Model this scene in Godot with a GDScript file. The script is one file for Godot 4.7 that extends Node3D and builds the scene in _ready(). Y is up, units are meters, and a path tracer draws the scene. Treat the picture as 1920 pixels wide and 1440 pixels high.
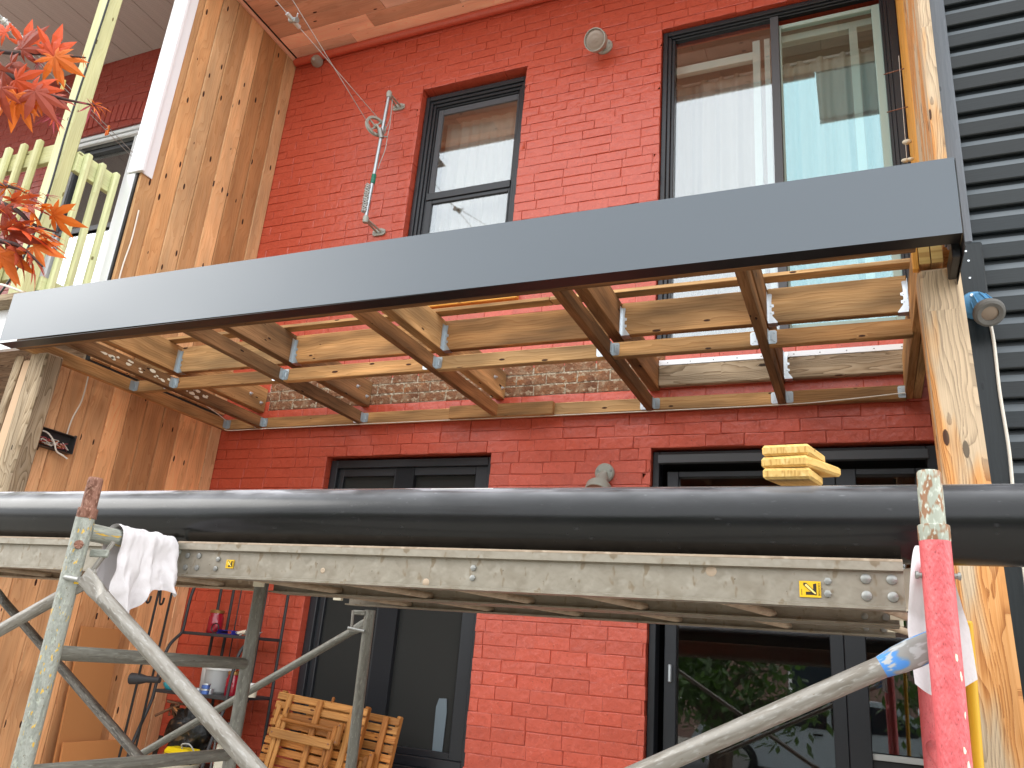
extends Node3D
# A red brick row house seen from its yard: a balcony frame being rebuilt, scaffolding in front of it.

var M := {}
var R := RandomNumberGenerator.new()
var used := {}
var cam: Camera3D
var cache := {}

# ---------------------------------------------------------------- naming and tagging
func numbered(called: String, parent: Node) -> String:
	var key := "%d/%s" % [parent.get_instance_id(), called]
	used[key] = used.get(key, -1) + 1
	return called if used[key] == 0 else "%s_%03d" % [called, used[key]]

func tag(o: Node, label: String, category: String, group := "") -> Node:
	o.set_meta("label", label)
	o.set_meta("category", category)
	if group != "":
		o.set_meta("group", group)
	return o

func thing(called: String, label: String, category: String, at := Vector3.ZERO, group := "") -> Node3D:
	var o := Node3D.new()
	o.name = numbered(called, self)
	add_child(o)
	o.position = at
	tag(o, label, category, group)
	return o

func part(called: String, mesh: Mesh, mat: Material, parent: Node, xf := Transform3D.IDENTITY) -> MeshInstance3D:
	var o := MeshInstance3D.new()
	o.mesh = mesh
	o.material_override = mat
	o.name = numbered(called, parent)
	parent.add_child(o)
	o.global_transform = xf
	return o

func structure(called: String, mesh: Mesh, mat: Material, xf := Transform3D.IDENTITY) -> MeshInstance3D:
	var o := part(called, mesh, mat, self, xf)
	o.set_meta("kind", "structure")
	return o

# ---------------------------------------------------------------- geometry helpers
func begin() -> SurfaceTool:
	var st := SurfaceTool.new()
	st.begin(Mesh.PRIMITIVE_TRIANGLES)
	return st

func finish(st: SurfaceTool) -> ArrayMesh:
	st.generate_normals()
	return st.commit()

func tri(st: SurfaceTool, a: Vector3, b: Vector3, c: Vector3, ua := Vector2.ZERO, ub := Vector2.ZERO, uc := Vector2.ZERO) -> void:
	# corners given counter-clockwise as seen from outside
	st.set_uv(ua); st.add_vertex(a)
	st.set_uv(uc); st.add_vertex(c)
	st.set_uv(ub); st.add_vertex(b)

func quad(st: SurfaceTool, a: Vector3, b: Vector3, c: Vector3, d: Vector3, ua := Vector2.ZERO, ub := Vector2.ZERO, uc := Vector2.ZERO, ud := Vector2.ZERO) -> void:
	tri(st, a, b, c, ua, ub, uc)
	tri(st, a, c, d, ua, uc, ud)

func quad_out(st: SurfaceTool, xf: Transform3D, p: Array, u: Array) -> void:
	# winds the face so that it looks away from the local origin
	var mid := Vector3.ZERO
	for v in p:
		mid += v
	var n: Vector3 = (p[1] - p[0]).cross(p[2] - p[0])
	if n.dot(mid) < 0.0:
		p.reverse()
		u.reverse()
	for k in range(1, p.size() - 1):
		tri(st, xf * p[0], xf * p[k], xf * p[k + 1], u[0], u[k], u[k + 1])

func add_box(st: SurfaceTool, xf: Transform3D, s: Vector3, bev := 0.003, grain := 0, tex := Vector2(0.3, 1.5), off := Vector2.ZERO) -> void:
	st.set_smooth_group(-1)
	var h := s * 0.5
	var b := minf(bev, minf(h.x, minf(h.y, h.z)) * 0.6)
	var pt := func(sg: Vector3, n: int) -> Vector3:
		var v := Vector3(sg.x * (h.x - b), sg.y * (h.y - b), sg.z * (h.z - b))
		v[n] = sg[n] * h[n]
		return v
	var uv := func(v: Vector3, n: int) -> Vector2:
		if n == grain:
			return Vector2(v[(n + 1) % 3] / tex.x, v[(n + 2) % 3] / tex.x) + off
		var o := 3 - n - grain
		return Vector2((v[o] + v[n]) / tex.x + off.x + n * 0.37, v[grain] / tex.y + off.y)
	for n in 3:
		for sg in [-1.0, 1.0]:
			var p := []
			var u := []
			for k in [[-1, -1], [1, -1], [1, 1], [-1, 1]]:
				var c := Vector3.ZERO
				c[n] = sg
				c[(n + 1) % 3] = k[0]
				c[(n + 2) % 3] = k[1]
				var v: Vector3 = pt.call(c, n)
				p.append(v)
				u.append(uv.call(v, n))
			quad_out(st, xf, p, u)
	if b < 0.0004:
		return
	for n in 3: # the edge that runs along n joins the faces across the two others
		var a := (n + 1) % 3
		var d := (n + 2) % 3
		for sa in [-1.0, 1.0]:
			for sd in [-1.0, 1.0]:
				var c0 := Vector3.ZERO
				c0[a] = sa
				c0[d] = sd
				var c1 := c0
				c0[n] = -1.0
				c1[n] = 1.0
				var f := a if a != grain else d
				var p := [pt.call(c0, a), pt.call(c1, a), pt.call(c1, d), pt.call(c0, d)]
				quad_out(st, xf, p, [uv.call(p[0], f), uv.call(p[1], f), uv.call(p[2], f), uv.call(p[3], f)])
	for sx in [-1.0, 1.0]:
		for sy in [-1.0, 1.0]:
			for sz in [-1.0, 1.0]:
				var c := Vector3(sx, sy, sz)
				var f := 1 if grain != 1 else 0
				var p := [pt.call(c, 0), pt.call(c, 1), pt.call(c, 2)]
				quad_out(st, xf, p, [uv.call(p[0], f), uv.call(p[1], f), uv.call(p[2], f)])

func box(s: Vector3, bev := 0.003, grain := 0, tex := Vector2(0.3, 1.5), off := Vector2.ZERO) -> ArrayMesh:
	var st := begin()
	add_box(st, Transform3D.IDENTITY, s, bev, grain, tex, off)
	return finish(st)

func rand_off() -> Vector2:
	return Vector2(R.randf(), R.randf())

func board(called: String, mat: Material, c: Vector3, s: Vector3, grain: int, parent: Node, bev := 0.003, basis := Basis.IDENTITY) -> MeshInstance3D:
	return part(called, box(s, bev, grain, Vector2(0.3, 1.5), rand_off()), mat, parent, Transform3D(basis, c))

func span(called: String, mat: Material, a: Vector3, b: Vector3, grain: int, parent: Node, bev := 0.003) -> MeshInstance3D:
	# a board given by two opposite corners
	return board(called, mat, (a + b) * 0.5, (b - a).abs(), grain, parent, bev)

func plain(called: String, mat: Material, a: Vector3, b: Vector3, parent: Node, bev := 0.002) -> MeshInstance3D:
	return part(called, box((b - a).abs(), bev), mat, parent, Transform3D(Basis.IDENTITY, (a + b) * 0.5))

func ring_mesh(w: float, h: float, d: float, l: float, r: float, t: float, b: float, bev := 0.003) -> ArrayMesh:
	# a rectangular frame centred on its origin: outer size w x h, depth d, widths of left, right, top and bottom members
	var st := begin()
	var I := Basis.IDENTITY
	add_box(st, Transform3D(I, Vector3(-w / 2 + l / 2, 0, 0)), Vector3(l, h, d), bev)
	add_box(st, Transform3D(I, Vector3(w / 2 - r / 2, 0, 0)), Vector3(r, h, d), bev)
	add_box(st, Transform3D(I, Vector3((l - r) / 2, h / 2 - t / 2, 0)), Vector3(w - l - r, t, d - 0.002), bev)
	add_box(st, Transform3D(I, Vector3((l - r) / 2, -h / 2 + b / 2, 0)), Vector3(w - l - r, b, d - 0.002), bev)
	return finish(st)

func frame(called: String, mat: Material, x0: float, x1: float, y0: float, y1: float, z0: float, z1: float, l: float, r: float, t: float, b: float, parent: Node, bev := 0.003) -> MeshInstance3D:
	return part(called, ring_mesh(x1 - x0, y1 - y0, z1 - z0, l, r, t, b, bev), mat, parent, Transform3D(Basis.IDENTITY, Vector3((x0 + x1) / 2, (y0 + y1) / 2, (z0 + z1) / 2)))

func add_tube(st: SurfaceTool, pts: Array, radii, sides := 10, caps := true, vlen := 1.0) -> void:
	var n := pts.size()
	var up := Vector3.UP
	var rings := []
	var vs := []
	var run := 0.0
	var prev := Vector3.ZERO
	for i in n:
		var p: Vector3 = pts[i]
		var d: Vector3 = (pts[mini(i + 1, n - 1)] - pts[maxi(i - 1, 0)]).normalized()
		if i == 0:
			if absf(d.dot(up)) > 0.9:
				up = Vector3.RIGHT
			prev = (up - d * up.dot(d)).normalized()
		else:
			prev = (prev - d * prev.dot(d)).normalized()
			run += (pts[i] - pts[i - 1]).length()
		var side := d.cross(prev)
		var rr: float = radii[i] if radii is Array else radii
		var ring := []
		for k in sides:
			var a := TAU * k / sides
			ring.append(p + (prev * cos(a) + side * sin(a)) * rr)
		rings.append(ring)
		vs.append(run / vlen)
	st.set_smooth_group(1)
	for i in n - 1:
		for k in sides:
			var k2 := (k + 1) % sides
			var u0 := float(k) / sides
			var u1 := float(k + 1) / sides
			quad(st, rings[i][k], rings[i][k2], rings[i + 1][k2], rings[i + 1][k], Vector2(u0, vs[i]), Vector2(u1, vs[i]), Vector2(u1, vs[i + 1]), Vector2(u0, vs[i + 1]))
	if caps:
		st.set_smooth_group(-1)
		for e in [0, n - 1]:
			for k in range(1, sides - 1):
				if e == 0:
					tri(st, rings[e][0], rings[e][k + 1], rings[e][k])
				else:
					tri(st, rings[e][0], rings[e][k], rings[e][k + 1])

func tube(pts: Array, radii, sides := 10, caps := true, vlen := 1.0) -> ArrayMesh:
	var st := begin()
	add_tube(st, pts, radii, sides, caps, vlen)
	return finish(st)

func curve(pts: Array, steps := 6) -> Array:
	# Catmull-Rom through the points
	var out := []
	for i in pts.size() - 1:
		var a: Vector3 = pts[maxi(i - 1, 0)]
		var b: Vector3 = pts[i]
		var c: Vector3 = pts[i + 1]
		var d: Vector3 = pts[mini(i + 2, pts.size() - 1)]
		for k in steps:
			out.append(b.cubic_interpolate(c, a, d, float(k) / steps))
	out.append(pts[-1])
	return out

func add_lathe(st: SurfaceTool, xf: Transform3D, prof: Array, sides := 24) -> void:
	var group := 1
	for i in prof.size() - 1:
		var a: Vector2 = prof[i]
		var b: Vector2 = prof[i + 1]
		if i > 0:
			var q: Vector2 = prof[i - 1]
			if absf((b - a).angle_to(a - q)) > 0.6:
				group += 1
		st.set_smooth_group(group)
		for k in sides:
			var t0 := TAU * k / sides
			var t1 := TAU * (k + 1) / sides
			var p0 := xf * Vector3(a.x * cos(t0), a.y, a.x * sin(t0))
			var p1 := xf * Vector3(a.x * cos(t1), a.y, a.x * sin(t1))
			var p2 := xf * Vector3(b.x * cos(t1), b.y, b.x * sin(t1))
			var p3 := xf * Vector3(b.x * cos(t0), b.y, b.x * sin(t0))
			var u0 := float(k) / sides
			var u1 := float(k + 1) / sides
			if a.x > 1e-5:
				tri(st, p0, p2, p1, Vector2(u0, a.y * 4.0), Vector2(u1, b.y * 4.0), Vector2(u1, a.y * 4.0))
			if b.x > 1e-5:
				tri(st, p0, p3, p2, Vector2(u0, a.y * 4.0), Vector2(u0, b.y * 4.0), Vector2(u1, b.y * 4.0))

func lathe(prof: Array, sides := 24) -> ArrayMesh:
	# profile of (radius, height), listed upwards on the outside
	var st := begin()
	add_lathe(st, Transform3D.IDENTITY, prof, sides)
	return finish(st)

func add_prism(st: SurfaceTool, xf: Transform3D, poly: PackedVector2Array, depth: float) -> void:
	# a polygon in x and y, centred in depth
	st.set_smooth_group(-1)
	if Geometry2D.is_polygon_clockwise(poly):
		poly.reverse()
	var ix := Geometry2D.triangulate_polygon(poly)
	var h := depth / 2
	for k in range(0, ix.size(), 3):
		var t := [poly[ix[k]], poly[ix[k + 1]], poly[ix[k + 2]]]
		if (t[1] - t[0]).cross(t[2] - t[0]) < 0:
			t.reverse()
		tri(st, xf * Vector3(t[0].x, t[0].y, h), xf * Vector3(t[1].x, t[1].y, h), xf * Vector3(t[2].x, t[2].y, h), t[0], t[1], t[2])
		tri(st, xf * Vector3(t[0].x, t[0].y, -h), xf * Vector3(t[2].x, t[2].y, -h), xf * Vector3(t[1].x, t[1].y, -h), t[0], t[2], t[1])
	for k in poly.size():
		var a := poly[k]
		var b := poly[(k + 1) % poly.size()]
		quad(st, xf * Vector3(a.x, a.y, -h), xf * Vector3(b.x, b.y, -h), xf * Vector3(b.x, b.y, h), xf * Vector3(a.x, a.y, h), Vector2(0, 0), Vector2(0.1, 0), Vector2(0.1, 0.1), Vector2(0, 0.1))

func prism(poly: PackedVector2Array, depth: float) -> ArrayMesh:
	var st := begin()
	add_prism(st, Transform3D.IDENTITY, poly, depth)
	return finish(st)

func sheet(nx: int, ny: int, f: Callable, uvs := Vector2.ONE) -> ArrayMesh:
	# a smooth surface: f(u, v) is a point, counter-clockwise from its front
	var st := begin()
	st.set_smooth_group(1)
	var g := []
	for j in ny + 1:
		var row := []
		for i in nx + 1:
			row.append(f.call(float(i) / nx, float(j) / ny))
		g.append(row)
	for j in ny:
		for i in nx:
			var a := Vector2(i, j) / Vector2(nx, ny) * uvs
			var b := Vector2(i + 1, j + 1) / Vector2(nx, ny) * uvs
			quad(st, g[j][i], g[j][i + 1], g[j + 1][i + 1], g[j + 1][i], a, Vector2(b.x, a.y), b, Vector2(a.x, b.y))
	return finish(st)

func rod(called: String, mat: Material, a: Vector3, b: Vector3, r: float, parent: Node, sides := 12, caps := true) -> MeshInstance3D:
	return part(called, tube([Vector3.ZERO, b - a], r, sides, caps), mat, parent, Transform3D(Basis.IDENTITY, a))

func aim(d: Vector3) -> Basis:
	# a basis whose y axis points along d
	d = d.normalized()
	var x := Vector3.RIGHT if absf(d.x) < 0.9 else Vector3.FORWARD
	x = (x - d * x.dot(d)).normalized()
	return Basis(x, d, x.cross(d))

func seen_at(p: Vector3) -> Vector2:
	# where a point falls in the picture (0..1), x = -9 behind the camera
	var q := cam.global_transform.affine_inverse() * p
	if q.z > -0.05:
		return Vector2(-9, -9)
	var t := tan(deg_to_rad(cam.fov / 2))
	return Vector2(0.5 + q.x / -q.z / t * 0.375, 0.5 - q.y / -q.z / t * 0.5)

# ---------------------------------------------------------------- textures
func noise(w: int, h: int, freq: float, seed_: int, oct := 3) -> PackedByteArray:
	var n := FastNoiseLite.new()
	n.seed = seed_
	n.noise_type = FastNoiseLite.TYPE_SIMPLEX_SMOOTH
	n.frequency = freq
	n.fractal_octaves = oct
	return n.get_seamless_image(w, h).get_data()

func stretched(w: int, h: int, w0: int, h0: int, freq: float, seed_: int, oct := 3) -> PackedByteArray:
	var n := FastNoiseLite.new()
	n.seed = seed_
	n.noise_type = FastNoiseLite.TYPE_SIMPLEX_SMOOTH
	n.frequency = freq
	n.fractal_octaves = oct
	var im := n.get_seamless_image(w0, h0)
	im.resize(w, h, Image.INTERPOLATE_CUBIC)
	return im.get_data()

func grain_map(seed_: int, rings: float, amp: float, knots: int, fine: float, big := 1.0) -> Image:
	# 0..190 is the grain from early to late wood, 191..255 are knots; 0.3 m across, 1.5 m along
	var W := 384
	var H := 1024
	var low := stretched(W, H, 48, 32, 0.06, seed_, 2)
	var wob := stretched(W, H, 64, 128, 0.05, seed_ + 3, 3)
	var fib := stretched(W, H, W, 24, 0.16, seed_ + 1, 3)
	var shift := PackedFloat32Array()
	shift.resize(W * H)
	var knot := PackedByteArray()
	knot.resize(W * H)
	var rg := RandomNumberGenerator.new()
	rg.seed = seed_
	for k in knots:
		var cx := rg.randi_range(0, W)
		var cy := rg.randi_range(0, H)
		var r := rg.randf_range(3.5, 11.0) * big
		var reach := int(r * 6)
		for dy in range(-reach, reach):
			for dx in range(-int(r * 4), int(r * 4)):
				var d := sqrt(dx * dx + dy * dy * 0.36) / r
				if d > 4.0:
					continue
				var at := posmod(cy + dy, H) * W + posmod(cx + dx, W)
				if d < 1.0:
					knot[at] = maxi(knot[at], int(255 * clampf((1.0 - d) * 5.0, 0.0, 1.0)))
				shift[at] += 2.6 * exp(-d * 1.1) * (1.0 - d / 4.0)
	var out := PackedByteArray()
	out.resize(W * H)
	var at := 0
	for y in H:
		for x in W:
			var g := x * rings / W + (low[at] - 128) * amp / 128.0 + (wob[at] - 128) * 0.004 + shift[at]
			g -= floorf(g)
			var v := g * g * 0.62 * (1.0 - fine) + fib[at] / 255.0 * (0.3 + fine * 0.6)
			var kn := knot[at]
			if kn > 30:
				out[at] = int(191 + kn * 0.25)
			else:
				out[at] = int(clampf(v, 0, 1) * 190)
			at += 1
	return Image.create_from_data(W, H, false, Image.FORMAT_L8, out)

func ramp_image(src: Image, stops: Array, blotch := 0.0, seed_ := 5, grey = null) -> ImageTexture:
	# colours a byte map with a list of [position 0..255, colour]
	var lut := []
	for i in 256:
		var c: Color = stops[-1][1]
		for k in stops.size() - 1:
			if i >= stops[k][0] and i <= stops[k + 1][0]:
				c = stops[k][1].lerp(stops[k + 1][1], (i - stops[k][0]) / float(maxi(1, stops[k + 1][0] - stops[k][0])))
				break
		lut.append(c)
	var d := src.get_data()
	var W := src.get_width()
	var H := src.get_height()
	var mean: float = lut[80].r + lut[80].g + lut[80].b
	var bl := stretched(W, H, 64, 64, 0.03, seed_, 3)
	var out := PackedByteArray()
	out.resize(W * H * 3)
	var o := 0
	for i in d.size():
		var c: Color = lut[d[i]]
		var f := (bl[i] - 128) / 128.0
		if grey != null:
			c = c.lerp(grey * (0.35 + 0.65 * (c.r + c.g + c.b) / mean), clampf(f * 1.8 + 0.42, 0.0, 0.9))
		var k := 255.0 * (1.0 + blotch * f)
		out[o] = clampi(int(c.r * k), 0, 255)
		out[o + 1] = clampi(int(c.g * k), 0, 255)
		out[o + 2] = clampi(int(c.b * k), 0, 255)
		o += 3
	var im := Image.create_from_data(W, H, false, Image.FORMAT_RGB8, out)
	im.generate_mipmaps()
	return ImageTexture.create_from_image(im)

func bumps(src: Image, k: float) -> ImageTexture:
	var im := src.duplicate() as Image
	im.convert(Image.FORMAT_RGBA8)
	im.bump_map_to_normal_map(k)
	return ImageTexture.create_from_image(im)

func layered(w: int, h: int, base: Color, layers: Array) -> ImageTexture:
	# layers of [colour, frequency, threshold 0..1, softness, seed, stretch across, stretch along]
	var px := PackedFloat32Array()
	px.resize(w * h * 3)
	for i in w * h:
		px[i * 3] = base.r
		px[i * 3 + 1] = base.g
		px[i * 3 + 2] = base.b
	for l in layers:
		var c: Color = l[0]
		var sx: int = l[5] if l.size() > 5 else 1
		var sy: int = l[6] if l.size() > 6 else 1
		var n := stretched(w, h, w / sx, h / sy, l[1], l[4], 3)
		var th: float = l[2] * 255.0
		var so: float = l[3] * 255.0
		for i in w * h:
			var a := clampf((n[i] - th) / so, 0.0, 1.0) * c.a
			if a > 0.0:
				px[i * 3] = lerpf(px[i * 3], c.r, a)
				px[i * 3 + 1] = lerpf(px[i * 3 + 1], c.g, a)
				px[i * 3 + 2] = lerpf(px[i * 3 + 2], c.b, a)
	var out := PackedByteArray()
	out.resize(w * h * 3)
	for i in px.size():
		out[i] = clampi(int(px[i] * 255.0), 0, 255)
	return ImageTexture.create_from_image(Image.create_from_data(w, h, false, Image.FORMAT_RGB8, out))

func noise_normal(w: int, freq: float, seed_: int, k: float, oct := 4) -> ImageTexture:
	var im := Image.create_from_data(w, w, false, Image.FORMAT_L8, noise(w, w, freq, seed_, oct))
	return bumps(im, k)

func mat(called: String, c: Color, rough: float, metal := 0.0, spec := 0.5) -> StandardMaterial3D:
	var m := StandardMaterial3D.new()
	m.resource_name = called
	m.albedo_color = c
	m.roughness = rough
	m.metallic = metal
	m.metallic_specular = spec
	M[called] = m
	return m

func tex(m: StandardMaterial3D, albedo: Texture2D, normal: Texture2D = null, nk := 1.0) -> StandardMaterial3D:
	m.albedo_texture = albedo
	if normal:
		m.normal_enabled = true
		m.normal_texture = normal
		m.normal_scale = nk
	return m

func world_map(m: StandardMaterial3D, scale: float) -> StandardMaterial3D:
	m.uv1_triplanar = true
	m.uv1_world_triplanar = true
	m.uv1_scale = Vector3.ONE * scale
	return m

func tints(called: String, count: int, spread := 0.08) -> Array:
	# slightly different tones of one material
	var out := []
	for k in count:
		var m: StandardMaterial3D = M[called].duplicate()
		var v := 1.0 + spread * (2.0 * k / maxf(1.0, count - 1.0) - 1.0)
		var h := 1.0 + spread * 0.35 * (((k * 7) % 5) / 2.0 - 1.0)
		var c: Color = m.albedo_color
		m.albedo_color = Color(c.r * v, c.g * v * h, c.b * v * h * h)
		m.resource_name = "%s_%d" % [called, k]
		out.append(m)
	return out

func pick(a: Array):
	return a[R.randi() % a.size()]

# ---------------------------------------------------------------- camera, sky, sun, exposure
func setup_view() -> void:
	R.seed = 20240611
	cam = Camera3D.new()
	cam.name = "camera"
	add_child(cam)
	cam.transform = Transform3D(Basis(Vector3(0.91821, 0.07976, -0.38797), Vector3(0.05763, 0.94219, 0.33008), Vector3(0.39187, -0.32544, 0.86054)).orthonormalized(), Vector3(0, 1.6, 4.1))
	cam.fov = 51.12
	cam.near = 0.05
	cam.far = 300.0
	cam.current = true
	var we := WorldEnvironment.new()
	we.name = "environment"
	var e := Environment.new()
	e.background_mode = Environment.BG_SKY
	var sky := Sky.new()
	# an overcast sky: brightest round the hidden sun at the left, softly mottled
	var to_sun := Vector3(-0.78, 0.5, 0.38).normalized()
	var cloud := FastNoiseLite.new()
	cloud.seed = 12
	cloud.frequency = 1.3
	cloud.fractal_octaves = 4
	var im := Image.create_empty(512, 256, false, Image.FORMAT_RGBF)
	for j in 256:
		for i in 512:
			var phi := ((i + 0.5) / 512.0 - 0.5) * TAU
			var th := (j + 0.5) / 256.0 * PI
			var d := Vector3(sin(phi) * sin(th), cos(th), -cos(phi) * sin(th))
			if d.y < 0.0:
				im.set_pixel(i, j, Color(0.26, 0.25, 0.24).lerp(Color(0.6, 0.6, 0.6), exp(d.y * 12.0)))
				continue
			var ang := d.angle_to(to_sun)
			var l := 0.7 + 0.75 * exp(-pow(ang / 1.0, 2.0)) + 0.12 * (1.0 - d.y)
			l *= 1.0 + 0.1 * cloud.get_noise_3dv(d)
			var tone := Color(0.93, 0.965, 1.0).lerp(Color(1.0, 0.99, 0.97), exp(-pow(ang / 0.6, 2.0)))
			im.set_pixel(i, j, Color(tone.r * l, tone.g * l, tone.b * l))
	var sm := PanoramaSkyMaterial.new()
	sm.panorama = ImageTexture.create_from_image(im)
	sky.sky_material = sm
	e.sky = sky
	e.background_energy_multiplier = 1.15
	e.ambient_light_source = Environment.AMBIENT_SOURCE_SKY
	e.tonemap_mode = Environment.TONE_MAPPER_LINEAR
	e.tonemap_exposure = 2.8
	e.sdfgi_enabled = true
	e.ssao_enabled = true
	e.ssil_enabled = true
	we.environment = e
	add_child(we)
	var sun := DirectionalLight3D.new()
	sun.name = "sun"
	sun.light_energy = 0.17
	sun.light_color = Color(1.0, 0.985, 0.96)
	sun.light_angular_distance = 32.0
	sun.shadow_enabled = true
	add_child(sun)
	sun.look_at_from_position(Vector3(-7.8, 5.0, 3.8), Vector3(0, 0, 0))

# ---------------------------------------------------------------- materials
func make_materials() -> void:
	var ga := grain_map(11, 11.0, 1.5, 4, 0.2)     # flat-sawn with knots
	var gb := grain_map(23, 18.0, 1.0, 8, 0.45, 0.8)     # straighter, few knots
	var gc := grain_map(37, 9.0, 2.4, 4, 0.1)      # coarse weathered figure
	var na := bumps(ga, 1.2)
	var nb := bumps(gb, 1.4)
	var nc := bumps(gc, 3.0)
	var ge := grain_map(71, 11.0, 1.2, 8, 0.3, 1.25)   # cedar
	var ne := bumps(ge, 1.2)
	var gd := grain_map(59, 20.0, 2.2, 9, 0.3, 1.5)   # big knots
	var nd := bumps(gd, 3.5)
	var C := func(r, g, b): return Color(r / 255.0, g / 255.0, b / 255.0)
	var wood := func(called, src, nm, stops, rough, nk, blotch, seed_, grey = null):
		return tex(mat(called, Color.WHITE, rough, 0.0, 0.35), ramp_image(src, stops, blotch, seed_, grey), nm, nk)
	wood.call("cedar_upper", ge, ne, [[0, C.call(212, 170, 124)], [110, C.call(200, 152, 104)], [190, C.call(168, 116, 74)], [196, C.call(110, 70, 46)], [255, C.call(58, 38, 30)]], 0.62, 0.4, 0.09, 3)
	wood.call("cedar_lower", ga, na, [[0, C.call(228, 176, 128)], [110, C.call(216, 158, 110)], [190, C.call(178, 116, 74)], [196, C.call(96, 46, 24)], [255, C.call(58, 30, 20)]], 0.6, 0.5, 0.12, 4)
	wood.call("soffit_pine", ga, na, [[0, C.call(242, 196, 168)], [120, C.call(234, 182, 152)], [190, C.call(206, 146, 120)], [196, C.call(110, 60, 40)], [255, C.call(70, 38, 28)]], 0.55, 0.4, 0.08, 5)
	wood.call("treated", gb, nb, [[0, C.call(190, 150, 104)], [100, C.call(168, 126, 80)], [190, C.call(124, 84, 50)], [196, C.call(92, 54, 28)], [255, C.call(60, 34, 20)]], 0.7, 0.7, 0.3, 6)
	wood.call("treated_shaded", gb, nb, [[0, C.call(142, 106, 72)], [100, C.call(122, 87, 56)], [190, C.call(88, 60, 38)], [196, C.call(72, 40, 22)], [255, C.call(44, 26, 16)]], 0.75, 0.7, 0.32, 7)  # treated timber again, with the shade on the joists put into its colour
	wood.call("grey_wood", gc, nc, [[0, C.call(178, 160, 136)], [90, C.call(150, 130, 104)], [190, C.call(88, 72, 54)], [255, C.call(54, 42, 32)]], 0.85, 1.0, 0.14, 8)
	wood.call("weathered_orange", gd, nd, [[0, C.call(226, 172, 116)], [70, C.call(208, 146, 86)], [130, C.call(164, 104, 56)], [190, C.call(104, 62, 34)], [196, C.call(100, 66, 42)], [255, C.call(74, 48, 34)]], 0.75, 1.0, 0.08, 9, C.call(178, 160, 136))
	wood.call("yellow_wood", gb, nb, [[0, C.call(226, 192, 122)], [100, C.call(210, 170, 98)], [190, C.call(178, 132, 70)], [255, C.call(130, 90, 46)]], 0.7, 0.6, 0.08, 10)
	wood.call("orange_wood", gb, nb, [[0, C.call(240, 178, 88)], [100, C.call(226, 156, 66)], [190, C.call(190, 116, 44)], [255, C.call(120, 66, 26)]], 0.6, 0.5, 0.06, 11)
	wood.call("teak", gb, nb, [[0, C.call(186, 132, 74)], [100, C.call(164, 106, 52)], [190, C.call(118, 68, 28)], [255, C.call(84, 44, 18)]], 0.5, 0.5, 0.14, 12)
	wood.call("green_wood", gb, nb, [[0, C.call(206, 206, 160)], [110, C.call(194, 192, 142)], [190, C.call(168, 164, 112)], [200, C.call(140, 132, 84)], [255, C.call(110, 100, 64)]], 0.65, 0.4, 0.07, 13)
	wood.call("siding_black", gb, nb, [[0, C.call(36, 41, 43)], [190, C.call(26, 30, 32)], [255, C.call(22, 25, 27)]], 0.35, 0.35, 0.05, 14)
	M["siding_black"].metallic_specular = 0.42
	wood.call("trim_grey", gb, nb, [[0, C.call(112, 116, 122)], [190, C.call(96, 100, 105)], [255, C.call(80, 84, 88)]], 0.42, 0.4, 0.05, 15)
	M["end_grain"] = tex(mat("end_grain", Color.WHITE, 0.8), layered(128, 128, C.call(212, 176, 104), [[C.call(186, 142, 76), 0.1, 0.5, 0.25, 31, 1, 8], [C.call(222, 194, 130), 0.03, 0.6, 0.2, 33, 1, 2]]))
	# painted brick
	var paint_n := noise_normal(512, 0.02, 41, 5.0, 5)
	var paint := layered(512, 512, C.call(200, 84, 60), [[C.call(204, 88, 64), 0.01, 0.4, 0.3, 42], [C.call(194, 80, 57), 0.02, 0.56, 0.2, 43], [C.call(208, 104, 84), 0.05, 0.76, 0.1, 44], [C.call(150, 58, 46), 0.06, 0.83, 0.05, 45]])
	tex(world_map(mat("brick_paint", Color.WHITE, 0.4, 0.0, 0.6), 1.7), paint, paint_n, 0.45)
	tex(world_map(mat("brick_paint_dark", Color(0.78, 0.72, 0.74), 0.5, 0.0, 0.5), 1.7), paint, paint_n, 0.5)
	tex(world_map(mat("brick_bare", Color.WHITE, 0.92, 0.0, 0.2), 2.6), layered(256, 256, C.call(160, 122, 98), [[C.call(176, 152, 130), 0.012, 0.5, 0.3, 52], [C.call(134, 100, 82), 0.01, 0.55, 0.3, 51], [C.call(182, 126, 88), 0.015, 0.6, 0.3, 53], [C.call(206, 194, 174), 0.03, 0.6, 0.2, 54]]), noise_normal(256, 0.05, 55, 6.0), 1.0)
	tex(world_map(mat("mortar", Color.WHITE, 0.95, 0.0, 0.2), 3.0), layered(256, 256, C.call(186, 172, 150), [[C.call(140, 124, 104), 0.03, 0.5, 0.2, 57], [C.call(212, 202, 184), 0.05, 0.6, 0.2, 58]]), noise_normal(256, 0.06, 59, 8.0), 1.0)
	# metals and paints
	mat("siding_lit_ledge", C.call(98, 104, 108), 0.6)  # paler siding tone: brightness of the lit ledges put into the colour
	mat("fascia_metal", C.call(62, 72, 81), 0.33, 0.06, 0.7)
	mat("black_metal", C.call(22, 22, 24), 0.45, 0.0, 0.5)
	mat("frame_black", C.call(40, 42, 46), 0.32, 0.0, 0.5)
	mat("frame_grey", C.call(78, 79, 82), 0.5)
	mat("sash_green", C.call(166, 186, 176), 0.5)
	mat("white_vinyl", C.call(226, 228, 228), 0.4)
	mat("white_metal", C.call(236, 238, 240), 0.35)
	mat("galvanised", C.call(176, 184, 188), 0.38, 0.75)
	mat("bright_zinc", C.call(214, 220, 224), 0.34, 0.8)
	mat("bolt_metal", C.call(150, 150, 146), 0.45, 0.7)
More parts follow.
